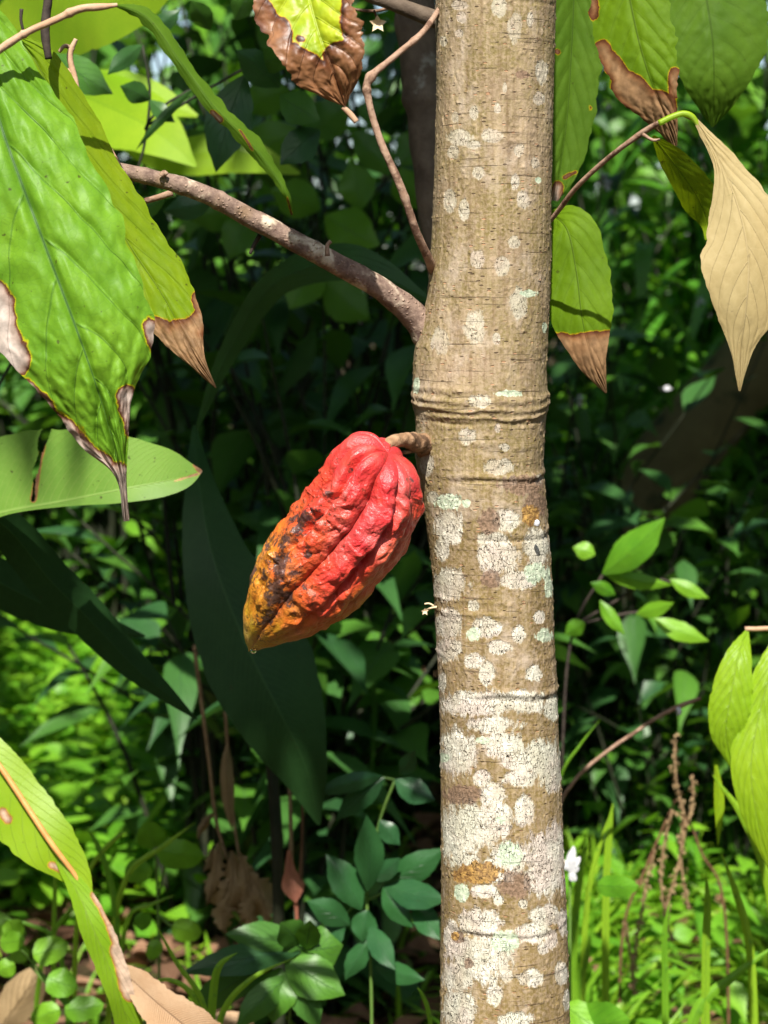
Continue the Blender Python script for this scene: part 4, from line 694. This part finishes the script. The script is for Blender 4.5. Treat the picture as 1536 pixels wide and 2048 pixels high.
# ------------------------------------------------------------------ mid-ground shrubs, each a thing
def px2x(px, Y): return at(px, 1024, Y)[0]
SH = [ # px, Y, height, radius, branches, leaves, len, wid, mat, shape, droop, label
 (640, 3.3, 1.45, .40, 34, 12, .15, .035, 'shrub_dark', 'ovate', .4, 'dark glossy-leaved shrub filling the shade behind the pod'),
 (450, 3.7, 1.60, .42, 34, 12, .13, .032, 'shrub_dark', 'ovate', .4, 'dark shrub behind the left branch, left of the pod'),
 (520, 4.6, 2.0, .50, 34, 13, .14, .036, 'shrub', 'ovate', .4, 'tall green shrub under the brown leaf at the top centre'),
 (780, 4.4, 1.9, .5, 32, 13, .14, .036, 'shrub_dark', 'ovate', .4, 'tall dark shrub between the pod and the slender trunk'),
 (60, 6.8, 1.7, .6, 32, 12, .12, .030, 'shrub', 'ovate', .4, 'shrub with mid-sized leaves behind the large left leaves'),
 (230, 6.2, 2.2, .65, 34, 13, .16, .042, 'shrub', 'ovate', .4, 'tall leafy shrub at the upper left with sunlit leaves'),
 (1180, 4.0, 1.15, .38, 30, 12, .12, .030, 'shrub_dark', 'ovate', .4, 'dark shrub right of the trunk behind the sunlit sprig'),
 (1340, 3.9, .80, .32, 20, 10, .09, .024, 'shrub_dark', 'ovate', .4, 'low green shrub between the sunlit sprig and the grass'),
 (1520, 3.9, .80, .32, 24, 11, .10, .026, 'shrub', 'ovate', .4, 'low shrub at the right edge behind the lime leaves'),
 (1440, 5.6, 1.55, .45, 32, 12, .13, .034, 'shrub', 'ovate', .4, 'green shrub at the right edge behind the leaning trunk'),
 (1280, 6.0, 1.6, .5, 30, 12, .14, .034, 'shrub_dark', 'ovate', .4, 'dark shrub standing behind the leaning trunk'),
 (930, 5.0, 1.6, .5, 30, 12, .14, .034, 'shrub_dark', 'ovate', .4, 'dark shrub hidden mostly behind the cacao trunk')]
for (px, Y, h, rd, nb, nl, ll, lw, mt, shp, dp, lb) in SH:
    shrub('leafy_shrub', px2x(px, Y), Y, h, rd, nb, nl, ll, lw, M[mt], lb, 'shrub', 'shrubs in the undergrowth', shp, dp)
for px, Y, h, lb in [(1200, 5.2, 1.85, 'reed-like clump with narrow drooping leaves beside the trunk at upper right'), (1400, 5.6, 1.95, 'reed-like clump with long narrow leaves behind the tan leaf'), (1560, 5.2, 1.9, 'reed-like clump at the far right edge')]:
    shrub('reed_clump', px2x(px, Y), Y, h, .40, 16, 12, .30, .020, M['blade'], lb, 'reeds', 'narrow-leaved clumps', 'lance', .8, base_t=.45)
# white blossoms of the reed clumps, some added as bright spots for sky gaps
bp = np.array([at(x, y, 3.9) for x, y in [(1218, 205), (1290, 380), (1207, 355), (1208, 375), (1215, 370), (1280, 290), (1400, 320), (1530, 135), (1400, 600), (1205, 350), (1225, 420), (1120, 700), (1330, 780), (1160, 800)]])
root = empty('blossoms_and_sky_spots', tuple(bp.mean(0)), 'scattered tiny white blossoms and added sky-gap spots among the narrow leaves at upper right', 'blossoms')
for q_ in bp: b_ = np.repeat(q_[None], 5, 0); cloud('white_spot', b_, RNG.normal(0, 1, (5, 3))*[1, .4, 1], .013, .005, M['white'], root, 'round', .1, .2, nu=4)

# ------------------------------------------------------------------ ground cover, grass, litter, far thicket (uncountable)
def scatter(n, x0, x1, y0, y1): return np.stack([RNG.uniform(x0, x1, n), RNG.uniform(y0, y1, n), np.zeros(n)], -1)
def cone_scatter(n, p0, p1, Y0, Y1, pad=0):
    Y = Y0+(Y1-Y0)*RNG.random(n)**.8; px = RNG.uniform(p0, p1, n); return np.stack([(px-768)/FPX*Y, Y, np.zeros(n)], -1)
n = 6500; P = cone_scatter(n, -1500, 3000, 2.2, 9); P[:, 2] = RNG.uniform(.0, .05, n)
o = cloud('leaf_litter', P, RNG.normal(0, 1, (n, 3))*[1, 1, .25], RNG.uniform(.04, .13, n), RNG.uniform(.012, .035, n), M['litter'], None, 'ovate', .1, .6, nu=6); tag(o, 'brown fallen leaves covering the ground', 'leaf litter', kind='stuff')
n = 20000; P = cone_scatter(n, -900, 480, 3.6, 9.5); P[:, 2] = RNG.uniform(.03, .20, n)
o = cloud('ground_cover', P, RNG.normal(0, 1, (n, 3))*[1, 1, .35]+[0, -.3, .2], RNG.uniform(.035, .08, n), RNG.uniform(.014, .030, n), M['herb'], None, 'round', .2, .2, nu=5); tag(o, 'low round-leaved ground cover in the sun at the left', 'ground cover', kind='stuff')
def grass(name, n, p0, p1, Y0, Y1, h, wd, label, mat='grass'):
    P = cone_scatter(n, p0, p1, Y0, Y1); k = fbm(P*2.2, 2, 77); P = P[k > .30]; m_ = len(P)
    o = cloud(name, P, np.stack([RNG.normal(0, .7, m_), RNG.normal(-.1, .7, m_), np.ones(m_)], -1), h*RNG.uniform(.35, 1.15, m_)*(fbm(P*1.1, 2, 4)+.45), wd*RNG.uniform(.6, 1.3, m_), M[mat], None, 'grass', .55, .35, nu=7); tag(o, label, 'grass', kind='stuff')
grass('grass', 42000, 1080, 1900, 2.5, 7, .34, .0058, 'sunlit green grass right of the trunk')
grass('near_grass', 16000, 1090, 1750, 2.5, 4.2, .24, .0036, 'fine grass nearest the trunk at the bottom right')
grass('sparse_grass', 1500, -900, 860, 2.3, 5, .20, .004, 'thin scattered grass left of the trunk')
n = 3000; P = cone_scatter(n, 1040, 2200, 2.7, 8.5); P[:, 2] = RNG.uniform(.02, .22, n)
o = cloud('weeds', P, RNG.normal(0, 1, (n, 3))*[1, 1, .4]+[0, -.2, .2], RNG.uniform(.04, .09, n), RNG.uniform(.009, .02, n), M['herb'], None, 'ovate', .3, .2, nu=5); tag(o, 'broad-leaved weeds mixed in the grass at the right', 'weeds', kind='stuff')
# single arching blades that stand out
def blade_tuft(label, Y, bl, gxx):
    root = empty('grass_tuft', g0(gxx, Y), label, 'grass tuft', 'grass tufts in the foreground')
    for pts, wd in bl:
        k = len(pts); W = [wd*p for p in np.interp(np.linspace(0, 1, k), [0, .4, .8, 1], [.8, 1, .6, .05])]; leaf('blade', pts, W, W, Y, M['grass'], root, 24, 5, fold=.5)
blade_tuft('tuft of grass blades left of the dried leaves', 2.45, [([(215, gy(215, 2.45)), (250, 1760), (330, 1690), (390, 1645)], 6), ([(230, gy(230, 2.45)), (228, 1800), (195, 1690), (172, 1655)], 7), ([(140, gy(140, 2.45)), (110, 1880), (60, 1850), (0, 1835)], 5), ([(235, gy(235, 2.45)), (260, 1830), (300, 1810), (350, 1790)], 5), ([(160, gy(160, 2.45)), (170, 1760), (240, 1670), (250, 1665)], 5), ([(105, gy(105, 2.45)), (108, 1850), (110, 1750), (105, 1700)], 5), ([(60, gy(60, 2.45)), (90, 1900), (140, 1820), (150, 1808)], 5)], 200)
blade_tuft('tuft of grass blades rising over the glossy leaves at the bottom centre', 2.0, [([(420, gy(420, 2.0)), (425, 2000), (440, 1930), (475, 1905)], 9), ([(430, gy(430, 2.0)), (440, 2040), (500, 1960), (588, 1915)], 7), ([(400, gy(400, 2.0)), (410, 2020), (350, 1920), (310, 1845)], 6), ([(395, gy(395, 2.0)), (390, 2000), (340, 1960), (290, 1967)], 6), ([(850, gy(850, 2.0)), (860, 2040), (845, 1990), (835, 1975)], 5)], 420)
blade_tuft('tuft of tall grass blades against the right side of the trunk', 2.5, [([(1215, gy(1215, 2.5)), (1212, 1800), (1220, 1650), (1226, 1605)], 8), ([(1160, gy(1160, 2.5)), (1175, 1800), (1200, 1690), (1228, 1610)], 6), ([(1150, gy(1150, 2.5)), (1150, 1850), (1165, 1720), (1177, 1665)], 8), ([(1150, gy(1150, 2.5)), (1160, 1980), (1176, 1890), (1182, 1860)], 9), ([(1130, gy(1130, 2.5)), (1120, 1560), (1160, 1490), (1200, 1440)], 3)], 1190)
blade_tuft('tuft of wide grass blades at the bottom right', 2.2, [([(1360, gy(1360, 2.2)), (1390, 2030), (1470, 1950), (1560, 1885)], 12), ([(1560, gy(1560, 2.2)), (1545, 1800), (1490, 1640), (1425, 1550)], 12), ([(1410, gy(1410, 2.2)), (1412, 1900), (1415, 1800), (1412, 1745)], 9), ([(1340, gy(1340, 2.2)), (1330, 1950), (1330, 1860), (1340, 1800)], 7), ([(1500, gy(1500, 2.2)), (1500, 1900), (1470, 1780), (1440, 1700)], 9)], 1450)
# leaf at the right of the trunk foot and the big shaded one
herb('arum_plant', 'low plant with one wide bright green leaf at the bottom right of the trunk', 'plant', 2.2, [[(1180, gy(1180, 2.2)), (1170, 2100), (1150, 2050)]], [(1150, 2050, 1260, 2040, 46), (1195, 1770, 1278, 1772, 22), (1130, 2010, 1220, 2070, 30)], 'herb', prof=RP)

def clusters(nc, per, box, ll, lw, mat, name, label, cat, sd=.28, shape='ovate', keep=None):
    c = np.stack([RNG.uniform(*box[0], nc), RNG.uniform(*box[1], nc), RNG.uniform(*box[2], nc)], -1)
    if keep is not None: c = c[keep(c)]
    P = np.repeat(c, per, 0) + RNG.normal(0, sd, (len(c)*per, 3))*[1, .7, .8]; a_, b_ = proj(P); hole = np.zeros(len(P), bool)
    for (x, y, r) in [(300, 110, 55), (350, 125, 40), (1402, 600, 26), (1398, 655, 38), (1112, 700, 34), (1200, 130, 20), (545, 60, 22), (640, 20, 25), (1290, 560, 16), (1220, 820, 14), (460, 700, 18), (1135, 720, 24), (690, 570, 12), (1320, 830, 14)]: hole |= np.hypot(a_-x, b_-y) < r*1.5
    P = P[~hole]; m_ = len(P)
    o = cloud(name, P, RNG.normal(0, 1, (m_, 3))+[0, -.4, -.2], ll*RNG.uniform(.6, 1.3, m_), lw*RNG.uniform(.6, 1.3, m_), mat, None, shape, .4, .3, nu=5); tag(o, label, cat, kind='stuff'); return o
clusters(230, 60, ((-5.5, 5.5), (8.5, 12), (.0, 3.3)), .17, .045, M['shrub_dark'], 'far_thicket', 'dark mass of far thicket closing the view', 'thicket', .35)
clusters(150, 50, ((-4.0, 4.0), (7, 8.5), (.5, 2.6)), .18, .055, M['shrub'], 'green_thicket', 'brighter leafy thicket in front of the far one', 'thicket', .25)

# ------------------------------------------------------------------ unseen canopy, its leaves laid out to shade the undergrowth
def want_dark(px, py):
    d = np.full(px.shape, .30)
    d = np.where((px > 380) & (px < 900) & (py > 460) & (py < 1650), 1., d)
    d = np.where((px <= 900) & (py <= 460), .25, d); d = np.where((px > 380) & (px < 900) & (py > 330), 1., d); d = np.where((px > 60) & (px <= 640) & (py > -60) & (py <= 330), .05, d)
    d = np.where((px <= 380) & (py > 460) & (py < 1150), .55, d)
    d = np.where((px <= 380) & (py >= 1150) & (py < 1620), .10, d)
    d = np.where((px <= 420) & (py >= 1620), .22, d)
    d = np.where((px > 420) & (px < 900) & (py >= 1650), .45, d)
    d = np.where((px >= 900) & (py < 540), .20, d)
    d = np.where((px >= 900) & (py >= 540) & (py < 1000), .62, d)
    d = np.where((px >= 900) & (py >= 1000) & (py < 1400), .30, d)
    d = np.where((px >= 900) & (py >= 1400), .04, d)
    return d
def canopy():
    def lit(Q):                                                            # how dark the ground and bushes its shadow falls on should be
        pr = np.ones(len(Q))
        for z in (.05, .25, .45, .65, .85, .97, 1.07, 1.17, 1.27, 1.37, 1.47, 1.57, 1.7):
            g = Q - SUN*((Q[:, 2]-z)/SUN[2])[:, None]; a_, b_ = proj(g); vis = (g[:, 1] > 1.9) & (g[:, 1] < 11) & (a_ > -60) & (a_ < 1600) & (b_ > 0) & (b_ < 2100)
            pr = np.minimum(pr, np.where(vis, want_dark(a_, b_), 1))
        return pr
    n = 22000; px = RNG.uniform(-900, 2300, n); py = RNG.uniform(-100, 2048, n); Y = RNG.uniform(1.95, 8.5, n)
    G = at(px, py, Y); G = G[(G[:, 2] > 0)]
    kk = -SUN[1]/SUN[2]; G = G[G[:, 1]+kk*G[:, 2] > 3.0]
    n = 1500; px = np.r_[RNG.uniform(360, 680, n), RNG.uniform(-60, 400, n)]; py = np.r_[RNG.uniform(880, 1720, n), RNG.uniform(1030, 1440, n)]; G = np.vstack([G, at(px, py, RNG.uniform(2.1, 2.4, 2*n))]); G = G[G[:, 1]+kk*G[:, 2] > 2.94]
    zc = RNG.uniform(1.6, 4.2, len(G)); S = (zc-G[:, 2])/SUN[2]; P = G + SUN*S[:, None]; P = P[(zc > G[:, 2]+.2)]
    P = P[(P[:, 2] > 1.22+.15*np.maximum(P[:, 1], 0)+.12) & (P[:, 1] > .9)]
    n = 9000; Q = np.stack([RNG.uniform(-5.5, 5.5, n), RNG.uniform(YT+.2, 10, n), RNG.uniform(2.9, 4.6, n)], -1)
    def over(n, x0, x1, y0, y1, Y0, Y1, c0=4.35, c1=99):                                   # extra unseen leaves, added to shade the hollow and the leaning trunk
        G = at(RNG.uniform(x0, x1, n), RNG.uniform(y0, y1, n), RNG.uniform(Y0, Y1, n)); cG = G[:, 1]+kk*G[:, 2]; G = G[(cG > c0) & (cG < c1)]; z = RNG.uniform(2.6, 4.2, len(G)); return G + SUN*((z-G[:, 2])/SUN[2])[:, None]
    X = np.vstack([over(2300, 420, 860, 430, 1400, 3.4, 4.9), over(420, 1050, 1560, 580, 960, 4.3, 5.2), over(900, 380, 860, 850, 1650, 2.4, 3.6, 3.0, 3.6), over(900, 600, 860, 800, 1650, 2.9, 3.9, 3.6, 4.35), over(260, -60, 330, 1030, 1440, 2.0, 2.4, 2.95, 3.3)])
    P = np.vstack([P, Q]); P = P[RNG.random(len(P)) < np.clip((lit(P)-.12)/.88, 0, 1)**1.2]; P = np.vstack([P, X])
    # gaps in the roof above the bright broad leaves: no leaf whose shadow would reach them
    def ray(q): return np.stack([q[:, 1]+kk*q[:, 2], q[:, 0]-SUN[0]/SUN[2]*q[:, 2]], -1)
    def pts(x0, x1, y0, y1, Y0, Y1): a, b = np.meshgrid(np.linspace(x0, x1, 12), np.linspace(y0, y1, 5)); f = (a-x0)/(x1-x0); return at(a.ravel(), b.ravel(), (Y0+(Y1-Y0)*f).ravel())
    T = ray(np.vstack([pts(70, 400, 120, 320, 2.85, 2.62), pts(300, 600, 270, 350, 2.86, 2.84), pts(0, 340, 0, 90, 2.55, 2.3)])); rp = ray(P)
    near = (np.abs(rp[:, None]-T[None])/np.array([.26, .20])).max(2).min(1) < 1; P = P[~near]; k = len(P)
    P += RNG.normal(0, .02, (k, 3)); lo = np.interp(P[:, 2], [1.6, 2.8], [.35, 1.]); lo = np.where(P[:, 1]+kk*P[:, 2] < 4.0, lo*.7, lo)
    st = []
    for a in np.linspace(0, 2*math.pi, 9, endpoint=False):
        top = at(990, -5200, YT); e = top+np.array([math.cos(a)*1.6, 1.2+math.sin(a)*1.1, .8+.4*math.sin(a*3)]); st.append(tube_geo(spline([top, top*.5+e*.5+[0, 0, .25], e], 14), np.linspace(.028, .006, 14), 8))
    V, F, uv = merge(st); mkobj('limbs', V, F, M['greystem'], tree, uv)
    cloud('shade_crown', P, RNG.normal(0, 1, (k, 3))*[1, 1, .35]+[0, 0, -.15], RNG.uniform(.24, .40, k)*lo, RNG.uniform(.06, .10, k)*lo, M['shrub'], tree, 'ovate', .25, .2, nu=5)  # out of view; leaf positions chosen for the shade they cast
canopy()
clusters(200, 50, ((-7, 7), (-6.5, -4.5), (0, 3.4)), .3, .09, M['shrub_dark'], 'added_rear_thicket', 'unseen thicket added behind the camera to block low sky', 'thicket', .35)  # out of view, added to cut low sky light from behind
for sx in (-1, 1): clusters(120, 50, ((sx*4.2-.5, sx*4.2+.5), (-3, 8), (0, 3.4)), .3, .09, M['shrub_dark'], 'added_side_thicket', 'unseen thicket added at the side to block low sky', 'thicket', .35)  # out of view on both sides, added to cut low sky light
